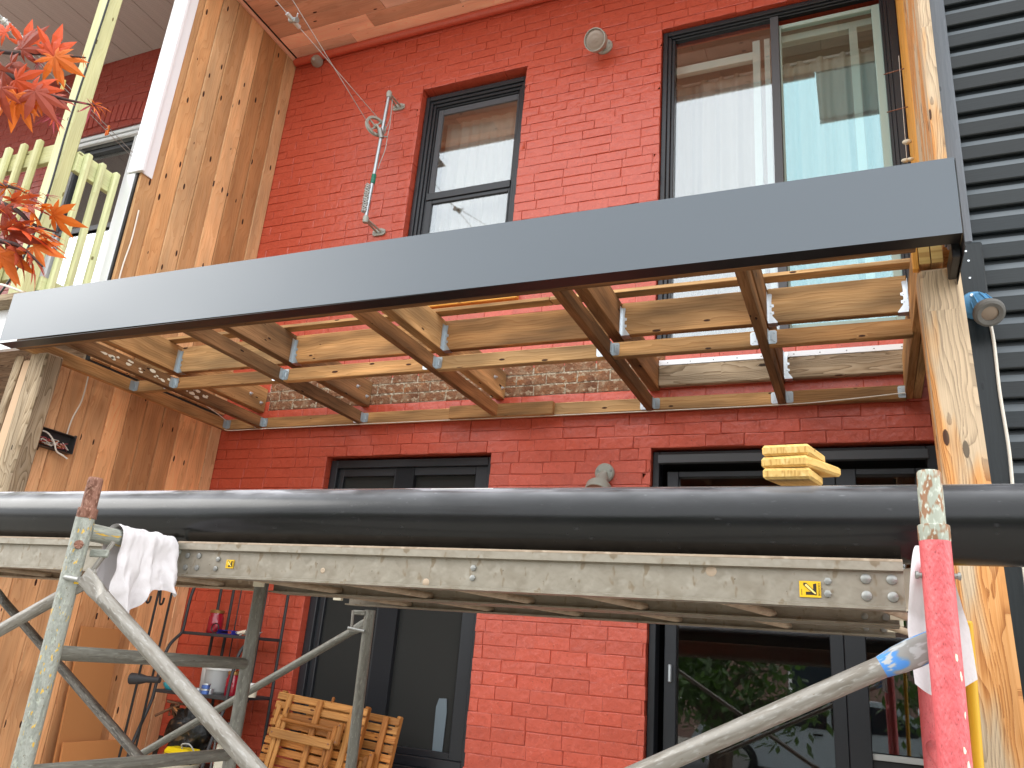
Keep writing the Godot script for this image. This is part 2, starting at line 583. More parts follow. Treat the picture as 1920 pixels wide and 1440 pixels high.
	tex(mat("rust", Color.WHITE, 0.8, 0.1), layered(256, 256, C.call(132, 92, 76), [[C.call(104, 66, 50), 0.03, 0.5, 0.2, 61], [C.call(160, 122, 104), 0.05, 0.6, 0.2, 62]]), noise_normal(256, 0.06, 63, 4.0), 0.6)
	tex(mat("grey_green_pole", Color.WHITE, 0.55, 0.15), layered(256, 256, C.call(150, 152, 143), [[C.call(132, 135, 126), 0.03, 0.5, 0.3, 65, 1, 2], [C.call(166, 170, 156), 0.05, 0.62, 0.2, 66], [C.call(206, 166, 70), 0.04, 0.77, 0.04, 67, 1, 1], [C.call(112, 102, 86), 0.1, 0.8, 0.05, 68]]), noise_normal(256, 0.08, 69, 3.0), 0.5)
	tex(mat("grey_pole", Color.WHITE, 0.55, 0.2), layered(256, 256, C.call(112, 110, 101), [[C.call(98, 95, 87), 0.03, 0.5, 0.3, 71, 1, 2], [C.call(132, 130, 120), 0.05, 0.66, 0.2, 72], [C.call(88, 80, 68), 0.1, 0.8, 0.05, 73]]), noise_normal(256, 0.08, 69, 3.0), 0.5)
	tex(mat("red_pole", Color.WHITE, 0.5, 0.0), layered(256, 256, C.call(206, 92, 96), [[C.call(212, 104, 106), 0.02, 0.45, 0.3, 75], [C.call(158, 68, 70), 0.14, 0.78, 0.05, 76, 1, 1], [C.call(222, 128, 128), 0.2, 0.86, 0.04, 77, 1, 1]]), noise_normal(256, 0.08, 69, 3.0), 0.5)
	tex(mat("spigot_metal", Color.WHITE, 0.6, 0.2), layered(256, 256, C.call(160, 164, 150), [[C.call(142, 104, 76), 0.02, 0.5, 0.15, 78, 1, 1], [C.call(186, 190, 178), 0.06, 0.6, 0.15, 79]]))
	mat("yellow_paint", C.call(216, 166, 24), 0.45)
	tex(mat("brace_metal", Color.WHITE, 0.48, 0.35), layered(256, 256, C.call(138, 133, 125), [[C.call(116, 109, 99), 0.02, 0.5, 0.3, 81, 1, 2], [C.call(154, 151, 145), 0.05, 0.6, 0.25, 82, 1, 1], [C.call(120, 108, 94), 0.1, 0.8, 0.06, 83]]))
	tex(mat("brace_dark", Color.WHITE, 0.6, 0.3), layered(256, 256, C.call(108, 102, 94), [[C.call(76, 70, 64), 0.03, 0.5, 0.2, 84, 1, 3], [C.call(140, 134, 124), 0.06, 0.62, 0.2, 85]]))
	tex(mat("blue_spray", Color.WHITE, 0.5, 0.2), layered(128, 128, C.call(140, 139, 135), [[C.call(70, 132, 200), 0.02, 0.46, 0.12, 86], [C.call(170, 172, 172), 0.07, 0.62, 0.1, 186]]))
	tex(world_map(mat("plank_aluminium", Color.WHITE, 0.5, 0.45), 2.0), layered(512, 512, C.call(150, 142, 128), [[C.call(138, 129, 114), 0.012, 0.5, 0.4, 87], [C.call(160, 153, 140), 0.02, 0.6, 0.3, 88], [C.call(96, 84, 66), 0.05, 0.9, 0.04, 89], [C.call(132, 118, 98), 0.03, 0.74, 0.1, 90, 1, 2]]), noise_normal(256, 0.03, 91, 2.0), 0.4)
	tex(world_map(mat("plank_underside", Color.WHITE, 0.6, 0.2), 2.0), layered(256, 256, C.call(176, 156, 134), [[C.call(146, 126, 106), 0.02, 0.5, 0.4, 92], [C.call(190, 172, 150), 0.05, 0.62, 0.2, 93]]))
	# black plastic pipe: chalky dust and painted sky sheen along its top (u = 0), more at its left end (v = 0)
	var pw := 256
	var ph := 1024
	var n1 := stretched(pw, ph, pw, ph, 0.02, 94, 4)
	var n2 := stretched(pw, ph, 128, ph / 4, 0.06, 95, 4)
	var n3 := stretched(pw, ph, pw, ph, 0.16, 96, 2)
	var pb := PackedByteArray()
	pb.resize(pw * ph * 3)
	for y in ph:
		var x := -3.4 + 4.8 * y / ph
		var more := clampf(0.95 - (x + 1.9) * 0.25, 0.5, 1.0)
		for k in pw:
			var i := y * pw + k
			var u := absf(wrapf(k / float(pw), -0.5, 0.5))
			var film := smoothstep(0.23, 0.11, u) * (0.5 + 0.6 * n1[i] / 255.0) * more  # smooth band: dust haze together with the sky's reflection painted in
			var crust := smoothstep(0.15, 0.07, u) * smoothstep(0.42, 0.6, n2[i] / 255.0)
			var speck := smoothstep(0.82, 0.9, n3[i] / 255.0) * 0.35
			var v := 18.0 + 8.0 * n1[i] / 255.0 + 120.0 * film + 90.0 * crust * more + 70.0 * speck
			pb[i * 3] = clampi(int(v), 0, 255)
			pb[i * 3 + 1] = clampi(int(v), 0, 255)
			pb[i * 3 + 2] = clampi(int(v * 1.03), 0, 255)
	tex(mat("pipe_black", Color.WHITE, 0.22, 0.0, 0.45), ImageTexture.create_from_image(Image.create_from_data(pw, ph, false, Image.FORMAT_RGB8, pb)), noise_normal(256, 0.02, 96, 0.8), 0.25)
	# cloth, paper and small things
	var cloth_n := noise_normal(256, 0.05, 101, 2.0)
	tex(mat("rag", C.call(204, 199, 200), 0.95, 0.0, 0.2), null, cloth_n, 0.4)
	mat("curtain", C.call(150, 148, 136), 0.95, 0.0, 0.1)
	mat("interior_dark", C.call(44, 41, 38), 0.9)
	mat("interior_pale", C.call(96, 93, 88), 0.9)
	mat("frame_matte", C.call(38, 39, 42), 0.65, 0.0, 0.3)
	mat("screen_mesh", C.call(48, 48, 46), 0.75, 0.0, 0.3)
	# coated double glazing: a share of the light is mirrored, the rest passes
	var dot := Image.create_empty(4, 4, false, Image.FORMAT_RGB8)
	dot.fill(Color.WHITE)
	var white := ImageTexture.create_from_image(dot)
	for q in [["pane", Color(0.97, 0.99, 1, 0.17)], ["pane_tinted", Color(0.8, 0.97, 0.99, 0.18)], ["pane_dark", Color(1, 1, 1, 0.08)]]:
		var pm := mat(q[0], q[1], 0.015, 1.0, 0.5)
		pm.albedo_texture = white
		pm.transparency = BaseMaterial3D.TRANSPARENCY_ALPHA
	mat("cardboard", C.call(186, 124, 72), 0.85)
	mat("black_plastic", C.call(20, 20, 21), 0.5)
	mat("rack_metal", C.call(58, 58, 60), 0.55, 0.2)
	mat("red_glass", C.call(150, 20, 40), 0.12, 0.0, 0.6)
	mat("white_plastic", C.call(222, 222, 218), 0.45)
	mat("grey_plastic", C.call(168, 168, 166), 0.5)
	mat("blue_plastic", C.call(34, 44, 150), 0.4)
	mat("teal_plastic", C.call(70, 176, 190), 0.4)
	mat("yellow_plastic", C.call(240, 208, 20), 0.4)
	mat("lid_gold", C.call(150, 110, 60), 0.4, 0.6)
	mat("cream", C.call(226, 218, 196), 0.7)
	mat("tin_blue", C.call(90, 120, 190), 0.35, 0.4)
	mat("dry_leaf", C.call(120, 84, 60), 0.9)
	tex(world_map(mat("bag_black", Color.WHITE, 0.5), 3.0), layered(128, 128, C.call(24, 24, 24), [[C.call(120, 92, 66), 0.03, 0.66, 0.1, 103]]), noise_normal(128, 0.05, 104, 4.0), 0.8)
	mat("lantern_grey", C.call(104, 104, 102), 0.6)
	mat("light_body", C.call(164, 166, 156), 0.5)
	mat("light_lens", C.call(146, 128, 112), 0.18, 0.3, 0.6)
	mat("blue_body", C.call(84, 146, 190), 0.45)
	mat("knot_brown", C.call(122, 82, 56), 0.8)
	mat("knot_dark", C.call(84, 54, 38), 0.85)
	mat("pale_wood", C.call(206, 172, 138), 0.8)
	mat("rubber_grey", C.call(108, 106, 102), 0.6)
	mat("cable_white", C.call(230, 222, 208), 0.5)
	mat("cable_black", C.call(24, 24, 26), 0.5)
	mat("wire_grey", C.call(176, 176, 172), 0.5)
	mat("copper", C.call(196, 110, 66), 0.4, 0.7)
	mat("electric_box", C.call(76, 74, 74), 0.5, 0.5)
	mat("pebble", C.call(206, 200, 180), 0.6)
	mat("pin_orange", C.call(236, 120, 30), 0.5)
	mat("pin_yellow", C.call(214, 190, 110), 0.6)
	mat("label_yellow", C.call(232, 186, 16), 0.4)
	mat("label_ink", C.call(40, 26, 16), 0.5)
	mat("label_cream", C.call(238, 214, 120), 0.5)
	# soffit of the neighbour: small perforations are too fine to pick apart
	var perf := Image.create_empty(128, 128, false, Image.FORMAT_RGB8)
	perf.fill(C.call(186, 174, 168))
	for j in 8:
		for i in 8:
			if i < 6:
				perf.fill_rect(Rect2i(i * 16 + (8 if j % 2 else 2), j * 16 + 4, 4, 4), C.call(120, 108, 104))
	tex(mat("perforated", Color.WHITE, 0.5), ImageTexture.create_from_image(perf))
	# leaves
	for k in 4:
		var lm := mat("leaf_%d" % k, [C.call(194, 74, 36), C.call(202, 104, 36), C.call(140, 58, 38), C.call(160, 70, 80)][k], 0.5, 0.0, 0.4)
		lm.backlight_enabled = true
		lm.backlight = [Color(0.55, 0.25, 0.1), Color(0.7, 0.36, 0.1), Color(0.45, 0.18, 0.08), Color(0.3, 0.12, 0.12)][k]
	mat("twig", C.call(62, 40, 36), 0.7)
	tex(world_map(mat("bark", Color.WHITE, 0.95), 2.0), layered(128, 128, C.call(96, 82, 70), [[C.call(60, 50, 42), 0.05, 0.5, 0.2, 106, 1, 4]]), noise_normal(128, 0.06, 107, 6.0), 1.0)
	var gm := mat("green_leaf", C.call(56, 74, 42), 0.6)
	gm.backlight_enabled = true
	gm.backlight = Color(0.3, 0.45, 0.12)
	mat("bounce_ground", C.call(164, 160, 150), 0.95)  # unseen yard surface, paled to bounce light up under the balcony
	tex(world_map(mat("concrete", Color.WHITE, 0.9), 1.0), layered(256, 256, C.call(150, 146, 138), [[C.call(122, 118, 110), 0.03, 0.5, 0.2, 108]]))
	mat("asphalt", C.call(70, 70, 72), 0.9)
	mat("car_paint", C.call(190, 204, 214), 0.25, 0.1, 0.6)
	mat("tyre", C.call(26, 26, 27), 0.8)
	mat("facade_pale", C.call(120, 96, 86), 0.85)
	mat("dark_glass", C.call(40, 48, 56), 0.08, 0.2, 0.6)

# ---------------------------------------------------------------- brickwork
const COURSE := 0.0666
const PITCH := 0.1945

func add_brick(st: SurfaceTool, at: Vector3, s: Vector3, rg: RandomNumberGenerator, rough := 1.0) -> void:
	# a slightly uneven brick: its face looks along +z at at.z, its lower left corner is at
	var b := 0.0028
	var xs := [0.0, b, s.x * 0.5 + rg.randf_range(-0.02, 0.02), s.x - b, s.x]
	var ys := [0.0, b, s.y - b, s.y]
	var tilt_x := rg.randf_range(-0.0005, 0.0005) * rough
	var tilt_y := rg.randf_range(-0.0006, 0.0006) * rough
	var out := rg.randf_range(-0.0012, 0.0014) * rough
	# paint has filled some of the joints: there the edge drops less and runs out further
	var fill := [sqrt(rg.randf()), sqrt(rg.randf()), sqrt(rg.randf()), sqrt(rg.randf())]
	var g := []
	for j in 4:
		var row := []
		for i in 5:
			var e := i == 0 or i == 4 or j == 0 or j == 3
			var p := Vector3(xs[i], ys[j], out + tilt_x * (i - 2) + tilt_y * (j - 1.5) + rg.randf_range(-0.0003, 0.0003) * rough)
			if e:
				var f: float = maxf(fill[0] if j == 0 else (fill[1] if j == 3 else 0.0), fill[2] if i == 0 else (fill[3] if i == 4 else 0.0))
				p.z -= lerpf(0.0042, 0.0004, f) * rg.randf_range(0.7, 1.1)
				p.x += rg.randf_range(-0.0012, 0.0012) * rough + (0.0022 * f * (-1.0 if i == 0 else (1.0 if i == 4 else 0.0)))
				p.y += rg.randf_range(-0.0022, 0.0022) * rough + (0.002 * f * (-1.0 if j == 0 else (1.0 if j == 3 else 0.0)))
			else:
				p.y += rg.randf_range(-0.0008, 0.0008)
			row.append(at + p)
		g.append(row)
	for j in 3:
		for i in 4:
			st.set_smooth_group(1 if (j == 1 and i in [1, 2]) else -1)
			quad(st, g[j][i], g[j][i + 1], g[j + 1][i + 1], g[j + 1][i])
	st.set_smooth_group(-1)
	var rim := []
	for i in 4: rim.append(g[0][i])
	for j in 3: rim.append(g[j][4])
	for i in 4: rim.append(g[3][4 - i])
	for j in 3: rim.append(g[3 - j][0])
	for k in rim.size():
		var a: Vector3 = rim[k]
		var c: Vector3 = rim[(k + 1) % rim.size()]
		var back := Vector3(0, 0, at.z - s.z)
		quad(st, Vector3(a.x, a.y, back.z), Vector3(c.x, c.y, back.z), c, a)

func bricks_of(x0: float, x1: float, y0: float, y1: float, base_y: float, holes: Array, seed_: int) -> Array:
	# running bond with an odd header here and there; every entry is [x, y, length, height, beside a hole]
	var rg := RandomNumberGenerator.new()
	rg.seed = seed_
	var out := []
	var j := int(floor((y0 - base_y) / COURSE))
	while base_y + j * COURSE < y1:
		var ry := base_y + j * COURSE
		var x := x0 - PITCH * (0.5 if posmod(j, 2) == 1 else 1.0) - rg.randf_range(0.0, 0.025)
		while x < x1:
			var l := PITCH + rg.randf_range(-0.006, 0.006)
			if rg.randf() < 0.05:
				l = PITCH * 0.52
			var a := maxf(x, x0)
			var b := minf(x + l, x1)
			x += l
			if b - a < 0.02:
				continue
			var pieces := [[a, b, ry, ry + COURSE, false]]
			for h: Rect2 in holes:
				var next := []
				for p in pieces:
					var ov := minf(p[3], h.end.y) - maxf(p[2], h.position.y)
					if ov <= 0.004 or p[1] <= h.position.x or p[0] >= h.end.x:
						if ov > 0.004 and (absf(p[1] - h.position.x) < 0.004 or absf(p[0] - h.end.x) < 0.004):
							p[4] = true
						next.append(p)
						continue
					if p[0] < h.position.x - 0.02:
						next.append([p[0], h.position.x, p[2], p[3], true])
					if p[1] > h.end.x + 0.02:
						next.append([h.end.x, p[1], p[2], p[3], true])
					var ia := maxf(p[0], h.position.x)
					var ib := minf(p[1], h.end.x)
					if ib - ia > 0.02:
						if p[3] - h.end.y > 0.018:
							next.append([ia, ib, h.end.y, p[3], true])
						if h.position.y - p[2] > 0.018:
							next.append([ia, ib, p[2], h.position.y, true])
				pieces = next
			for p in pieces:
				out.append([p[0], p[2], p[1] - p[0], p[3] - p[2], p[4]])
		j += 1
	return out

func wall_core(called: String, m: Material, x0: float, x1: float, y0: float, y1: float, z: float, depth: float, holes: Array, parent: Node) -> MeshInstance3D:
	# the mortar and the wall behind the bricks, in pieces round the openings
	var st := begin()
	var xs := [x0, x1]
	for h: Rect2 in holes:
		xs.append_array([h.position.x - 0.005, h.end.x + 0.005])
	xs.sort()
	for k in xs.size() - 1:
		var a: float = xs[k]
		var b: float = xs[k + 1]
		if b - a < 0.001:
			continue
		var mid := (a + b) / 2
		var cuts := []
		for h: Rect2 in holes:
			if mid > h.position.x - 0.005 and mid < h.end.x + 0.005:
				cuts.append([h.position.y - 0.005, h.end.y + 0.005])
		cuts.sort_custom(func(p, q): return p[0] < q[0])
		var y := y0
		for c in cuts + [[y1, y1]]:
			if c[0] - y > 0.005:
				add_box(st, Transform3D(Basis.IDENTITY, Vector3(mid, (y + c[0]) / 2, z - depth / 2)), Vector3(b - a, c[0] - y, depth), 0.0)
			y = c[1]
	return part(called, finish(st), m, parent)

func brickwork(bricks: Array, face_z: float, parent: Node, paint, deep: float, most: int, bare := Rect2(), bare_mat = null, seed_ := 7) -> void:
	# those that show largest become parts of their own, the rest one part
	var rg := RandomNumberGenerator.new()
	rg.seed = seed_
	var eye := cam.position
	var order := []
	for b in bricks:
		var c := Vector3(b[0] + b[2] / 2, b[1] + b[3] / 2, face_z)
		var s := seen_at(c)
		var shown := s.x > -0.01 and s.x < 1.01 and s.y > -0.01 and s.y < 1.01
		if (c.y > 1.87 and c.y < 2.5) or (c.y > 3.66 and c.y < 4.2):
			shown = false # behind the pipe, the planks and the fascia
		order.append([c.distance_to(eye) + (0.0 if shown else 100.0), b])
	order.sort_custom(func(p, q): return p[0] < q[0])
	var shapes := []
	for k in 14:
		var st := begin()
		add_brick(st, Vector3(-(PITCH - 0.0055) / 2, -(COURSE - 0.0055) / 2, 0), Vector3(PITCH - 0.0055, COURSE - 0.0055, 0.022), rg)
		shapes.append(finish(st))
	var rest := begin()
	var rest_bare := begin()
	var n := 0
	for o in order:
		var b: Array = o[1]
		var c := Vector2(b[0] + b[2] / 2, b[1] + b[3] / 2)
		var natural := bare_mat != null and bare.has_point(c)
		var gap := 0.0115 if natural else 0.0058
		var w: float = b[2] - gap
		var h: float = b[3] - gap
		if w < 0.012 or h < 0.008:
			continue
		if n < most and o[0] < 100.0:
			var full: bool = not natural and absf(b[2] - PITCH) < 0.008 and absf(b[3] - COURSE) < 0.001 and not b[4]
			var mesh: ArrayMesh
			if full:
				mesh = shapes[rg.randi() % shapes.size()]
			else:
				var st := begin()
				add_brick(st, Vector3(-w / 2, -h / 2, 0), Vector3(w, h, deep if b[4] else 0.022), rg)
				mesh = finish(st)
			part("brick", mesh, bare_mat if natural else pick(paint), parent, Transform3D(Basis.IDENTITY, Vector3(c.x, c.y, face_z)))
			n += 1
		else:
			add_brick(rest_bare if natural else rest, Vector3(c.x - w / 2, c.y - h / 2, face_z), Vector3(w, h, deep if b[4] else 0.022), rg)
	part("brick", finish(rest), paint[0], parent).set_meta("kind", "stuff")
	if bare_mat != null:
		part("brick", finish(rest_bare), bare_mat, parent).set_meta("kind", "stuff")

# ---------------------------------------------------------------- the red house
func curtain_mesh(w: float, h: float, folds: float, deep: float, seed_: int) -> ArrayMesh:
	var f := func(u: float, v: float) -> Vector3:
		var k := 0.4 + 0.6 * v
		var wave := sin(u * TAU * folds + sin(u * 9.0 + seed_) * 1.3) * deep * k + sin(u * TAU * folds * 2.3 + 1.0) * deep * 0.3 * k
		return Vector3((u - 0.5) * w, (0.5 - v) * h, wave)
	var g := func(u: float, v: float) -> Vector3: return f.call(u, 1.0 - v)
	return sheet(64, 10, g)

func build_house() -> void:
	var house := thing("red_brick_house", "tall red painted brick house wall with charcoal windows and patio doors", "house")
	var w1 := Rect2(-2.78, 3.74, 0.82, 1.755)
	var ud := Rect2(-1.015, 3.27, 1.36, 2.268)
	var mw := Rect2(-3.112, 1.0, 1.15, 1.735)
	var ld := Rect2(-1.02, 0.3, 1.365, 2.432)
	var holes := [w1, ud, mw, ld]
	var wall := wall_core("wall", M.brick_paint, -4.14, 0.5, 0.0, 6.4, -0.006, 0.2, holes, house)
	var bricks := bricks_of(-4.14, 0.5, 0.6, 6.12, 2.735, holes, 77)
	var bare := Rect2(-3.70, 3.068, 2.72, 0.17)
	var paints := tints("brick_paint", 4, 0.032)
	var bares := tints("brick_bare", 3, 0.16)
	brickwork(bricks, 0.0, wall, paints, 0.1, 298, bare, bares[0], 5)
	plain("mortar", M.mortar, Vector3(-3.70, 3.07, -0.012), Vector3(-0.97, 3.245, -0.0035), wall, 0.0)
	# the round red-painted moulding under the ceiling
	part("moulding", tube([Vector3(-4.02, 6.04, 0.03), Vector3(0.34, 6.04, 0.03)], 0.032, 12), paints[1], house)
	# rooms behind the openings
	var room := [["room_floor", Vector3(-4.0, 0.2, -3.0), Vector3(0.45, 0.3, -0.2)], ["room_ceiling", Vector3(-4.0, 2.9, -3.0), Vector3(0.45, 3.1, -0.2)], ["room_ceiling", Vector3(-4.0, 5.75, -3.0), Vector3(0.45, 5.9, -0.2)], ["room_wall", Vector3(-4.0, 0.2, -3.1), Vector3(0.45, 5.9, -3.0)], ["room_wall", Vector3(-4.1, 0.2, -3.0), Vector3(-4.0, 5.9, -0.2)], ["room_wall", Vector3(0.45, 0.2, -3.0), Vector3(0.55, 5.9, -0.2)], ["room_wall", Vector3(-1.55, 0.3, -3.0), Vector3(-1.5, 5.75, -0.2)]]
	for r in room:
		plain(r[0], M.interior_pale if r[1].y > 2.95 else M.interior_dark, r[1], r[2], house, 0.0)
	# upper window: double hung, with a stepped frame
	var fb: StandardMaterial3D = M.frame_black
	var win := frame("window", fb, -2.775, -1.965, 3.765, 5.465, -0.12, -0.055, 0.03, 0.03, 0.035, 0.04, house)
	win.set_meta("label", "narrow upper double hung window in a stepped charcoal frame")
	frame("frame", fb, -2.745, -1.995, 3.805, 5.43, -0.12, -0.07, 0.022, 0.022, 0.022, 0.03, win)
	frame("frame", fb, -2.723, -2.017, 3.835, 5.408, -0.125, -0.085, 0.02, 0.02, 0.02, 0.03, win)
	frame("frame", fb, -2.703, -2.037, 3.865, 5.388, -0.13, -0.1, 0.012, 0.012, 0.012, 0.03, win)
	frame("sash", M.frame_grey, -2.691, -2.049, 4.6, 5.376, -0.135, -0.112, 0.042, 0.012, 0.05, 0.02, win)
	plain("meeting_rail", fb, Vector3(-2.691, 4.6, -0.118), Vector3(-2.049, 4.655, -0.09), win)
	frame("sash", fb, -2.691, -2.049, 3.895, 4.61, -0.128, -0.1, 0.045, 0.014, 0.04, 0.04, win)
	plain("pane", M.pane, Vector3(-2.65, 4.62, -0.124), Vector3(-2.058, 5.33, -0.12), win, 0.0)
	plain("pane", M.pane, Vector3(-2.648, 3.93, -0.116), Vector3(-2.06, 4.575, -0.112), win, 0.0)
	part("curtain", curtain_mesh(0.66, 1.5, 7.0, 0.02, 3), M.curtain, win, Transform3D(Basis.IDENTITY, Vector3(-2.36, 4.6, -0.26)))
	var sill := span("sill", M.orange_wood, Vector3(-2.84, 3.70, -0.1), Vector3(-1.87, 3.738, 0.035), 0, win, 0.004)
	sill.set_meta("label", "bright orange wooden window sill")
	# upper patio door: two tall panes
	var door := frame("patio_door", fb, -1.012, 0.342, 3.28, 5.532, -0.1, -0.03, 0.03, 0.045, 0.03, 0.05, house)
	door.set_meta("label", "upper sliding patio door with tall reflecting panes in a charcoal frame")
	frame("frame", fb, -0.982, 0.297, 3.33, 5.502, -0.1, -0.045, 0.022, 0.02, 0.012, 0.03, door)
	frame("frame", fb, -0.96, 0.277, 3.36, 5.49, -0.1, -0.06, 0.02, 0.015, 0.01, 0.03, door)
	plain("mullion", M.frame_grey, Vector3(-0.352, 3.36, -0.1), Vector3(-0.304, 5.49, -0.055), door)
	frame("sash", M.sash_green, -0.304, 0.262, 3.36, 5.44, -0.125, -0.085, 0.012, 0.045, 0.028, 0.06, door)
	plain("pane", M.pane, Vector3(-0.94, 3.36, -0.094), Vector3(-0.352, 5.48, -0.09), door, 0.0)
	plain("pane", M.pane_tinted, Vector3(-0.292, 3.42, -0.104), Vector3(0.217, 5.412, -0.1), door, 0.0)
	for q in [[-0.47, -0.425], [-0.4, -0.365]]:
		plain("inner_stile", M.sash_green, Vector3(q[0], 3.3, -0.19), Vector3(q[1], 5.42, -0.15), door)
	plain("inner_stile", M.sash_green, Vector3(0.09, 3.3, -0.19), Vector3(0.135, 5.36, -0.15), door)
	plain("inner_rail", M.sash_green, Vector3(-0.95, 5.28, -0.19), Vector3(-0.47, 5.34, -0.15), door)
	plain("inner_rail", M.sash_green, Vector3(-0.3, 5.36, -0.2), Vector3(0.26, 5.41, -0.15), door)
	plain("curtain_rod", M.wire_grey, Vector3(-1.0, 5.29, -0.3), Vector3(0.32, 5.305, -0.285), door, 0.001)
	part("curtain", curtain_mesh(0.62, 1.95, 5.0, 0.035, 8), M.curtain, door, Transform3D(Basis.IDENTITY, Vector3(-0.66, 4.33, -0.29)))
	part("curtain", curtain_mesh(0.62, 1.95, 6.0, 0.035, 12), M.curtain, door, Transform3D(Basis.IDENTITY, Vector3(0.0, 4.33, -0.29)))
	# lower window with insect screens
	var low := frame("window", fb, -3.11, -1.972, 1.03, 2.722, -0.12, -0.05, 0.05, 0.028, 0.05, 0.05, house)
	low.set_meta("label", "wide lower window with dark insect screens behind the folded chairs")
	frame("sash", fb, -3.06, -2.6, 1.08, 2.672, -0.12, -0.075, 0.04, 0.045, 0.05, 0.035, low)
	frame("sash", fb, -2.6, -2.0, 1.08, 2.672, -0.118, -0.07, 0.075, 0.085, 0.05, 0.035, low)
	plain("mullion", M.frame_matte, Vector3(-2.63, 1.08, -0.11), Vector3(-2.5, 2.672, -0.066), low)
	plain("insect_screen", M.screen_mesh, Vector3(-3.02, 1.11, -0.102), Vector3(-2.645, 2.622, -0.1), low, 0.0)
	plain("insect_screen", M.screen_mesh, Vector3(-2.525, 1.11, -0.102), Vector3(-2.085, 2.622, -0.1), low, 0.0)
	plain("sill", fb, Vector3(-3.11, 1.0, -0.12), Vector3(-1.965, 1.03, -0.01), low)
	var fan := PackedVector2Array([Vector2(-0.03, 0), Vector2(0.03, 0), Vector2(0.034, 0.2), Vector2(0.026, 0.268), Vector2(-0.02, 0.266), Vector2(-0.034, 0.22)])
	part("blade", prism(fan, 0.004), mat("blade_grey", Color(0.42, 0.47, 0.5), 0.5), low, Transform3D(Basis.IDENTITY, Vector3(-2.165, 1.112, -0.092)))
	# lower patio door
	var pd := frame("patio_door", fb, -1.017, 0.342, 0.3, 2.722, -0.12, -0.035, 0.035, 0.05, 0.025, 0.05, house)
	pd.set_meta("label", "lower glass patio door reflecting trees and a parked car")
	plain("head_casing", M.frame_grey, Vector3(-0.985, 2.655, -0.05), Vector3(0.3, 2.7, -0.012), pd, 0.002)
	frame("sash", fb, -0.945, -0.115, 0.36, 2.62, -0.115, -0.065, 0.06, 0.06, 0.03, 0.1, pd)
	frame("sash", fb, -0.113, 0.3, 0.36, 2.62, -0.118, -0.06, 0.092, 0.06, 0.03, 0.1, pd)
	plain("pane", M.pane_dark, Vector3(-0.89, 0.45, -0.1), Vector3(-0.172, 2.595, -0.096), pd, 0.0)
	plain("pane", M.pane_dark, Vector3(-0.024, 1.35, -0.1), Vector3(0.245, 2.595, -0.096), pd, 0.0)
	plain("lower_panel", fb, Vector3(-0.024, 0.45, -0.11), Vector3(0.245, 1.318, -0.09), pd)
	plain("glazing_bar", M.wire_grey, Vector3(-0.024, 1.32, -0.108), Vector3(0.245, 1.345, -0.07), pd)
	plain("handle", M.bright_zinc, Vector3(-0.922, 1.565, -0.066), Vector3(-0.905, 1.648, -0.045), pd, 0.004)

func build_ceiling() -> void:
	# tongue and groove boards under the roof over the upper balcony
	var roof := thing("porch_ceiling", "reddish knotty pine board ceiling over the upper balcony", "ceiling", Vector3(-1.8, 6.07, 0.5))
	var ts := tints("soffit_pine", 4, 0.1)
	var z := 0.012
	var row := 0
	while z < 1.14:
		var d := 0.129
		var x := -4.0
		var first := true
		while x < 0.42:
			var l := R.randf_range(0.6, 1.6)
			if first:
				l = [0.58, 0.8, 0.98, 1.3, 0.7, 1.1, 0.9, 1.2, 0.6][row % 9]
				first = false
			var e := minf(x + l, 0.42)
			if 0.42 - e < 0.25:
				e = 0.42
			span("plank", pick(ts), Vector3(x + 0.0008, 6.07, z + 0.001), Vector3(e - 0.0008, 6.09, minf(z + d, 1.146) - 0.001), 0, roof, 0.003)
			x = e
		z += d
		row += 1
	plain("deck_above", M.interior_dark, Vector3(-4.1, 6.092, -0.1), Vector3(0.5, 6.3, 1.146), roof, 0.0)
	plain("fascia", M.white_metal, Vector3(-4.1, 6.04, 1.148), Vector3(-0.145, 6.32, 1.17), roof)
	# the roof of the next house comes further out on the right
	var next := thing("neighbour_overhang", "wide white edged roof overhang above the black sided house", "roof", Vector3(1.5, 6.07, 1.0))
	plain("fascia", M.white_metal, Vector3(-0.14, 6.05, 1.76), Vector3(4.0, 6.3, 1.78), next)
	plain("soffit", M.white_vinyl, Vector3(-0.14, 6.08, 1.175), Vector3(4.0, 6.1, 1.758), next, 0.0)
	plain("deck_above", M.interior_dark, Vector3(-0.14, 6.102, 1.175), Vector3(4.0, 6.3, 1.758), next, 0.0)

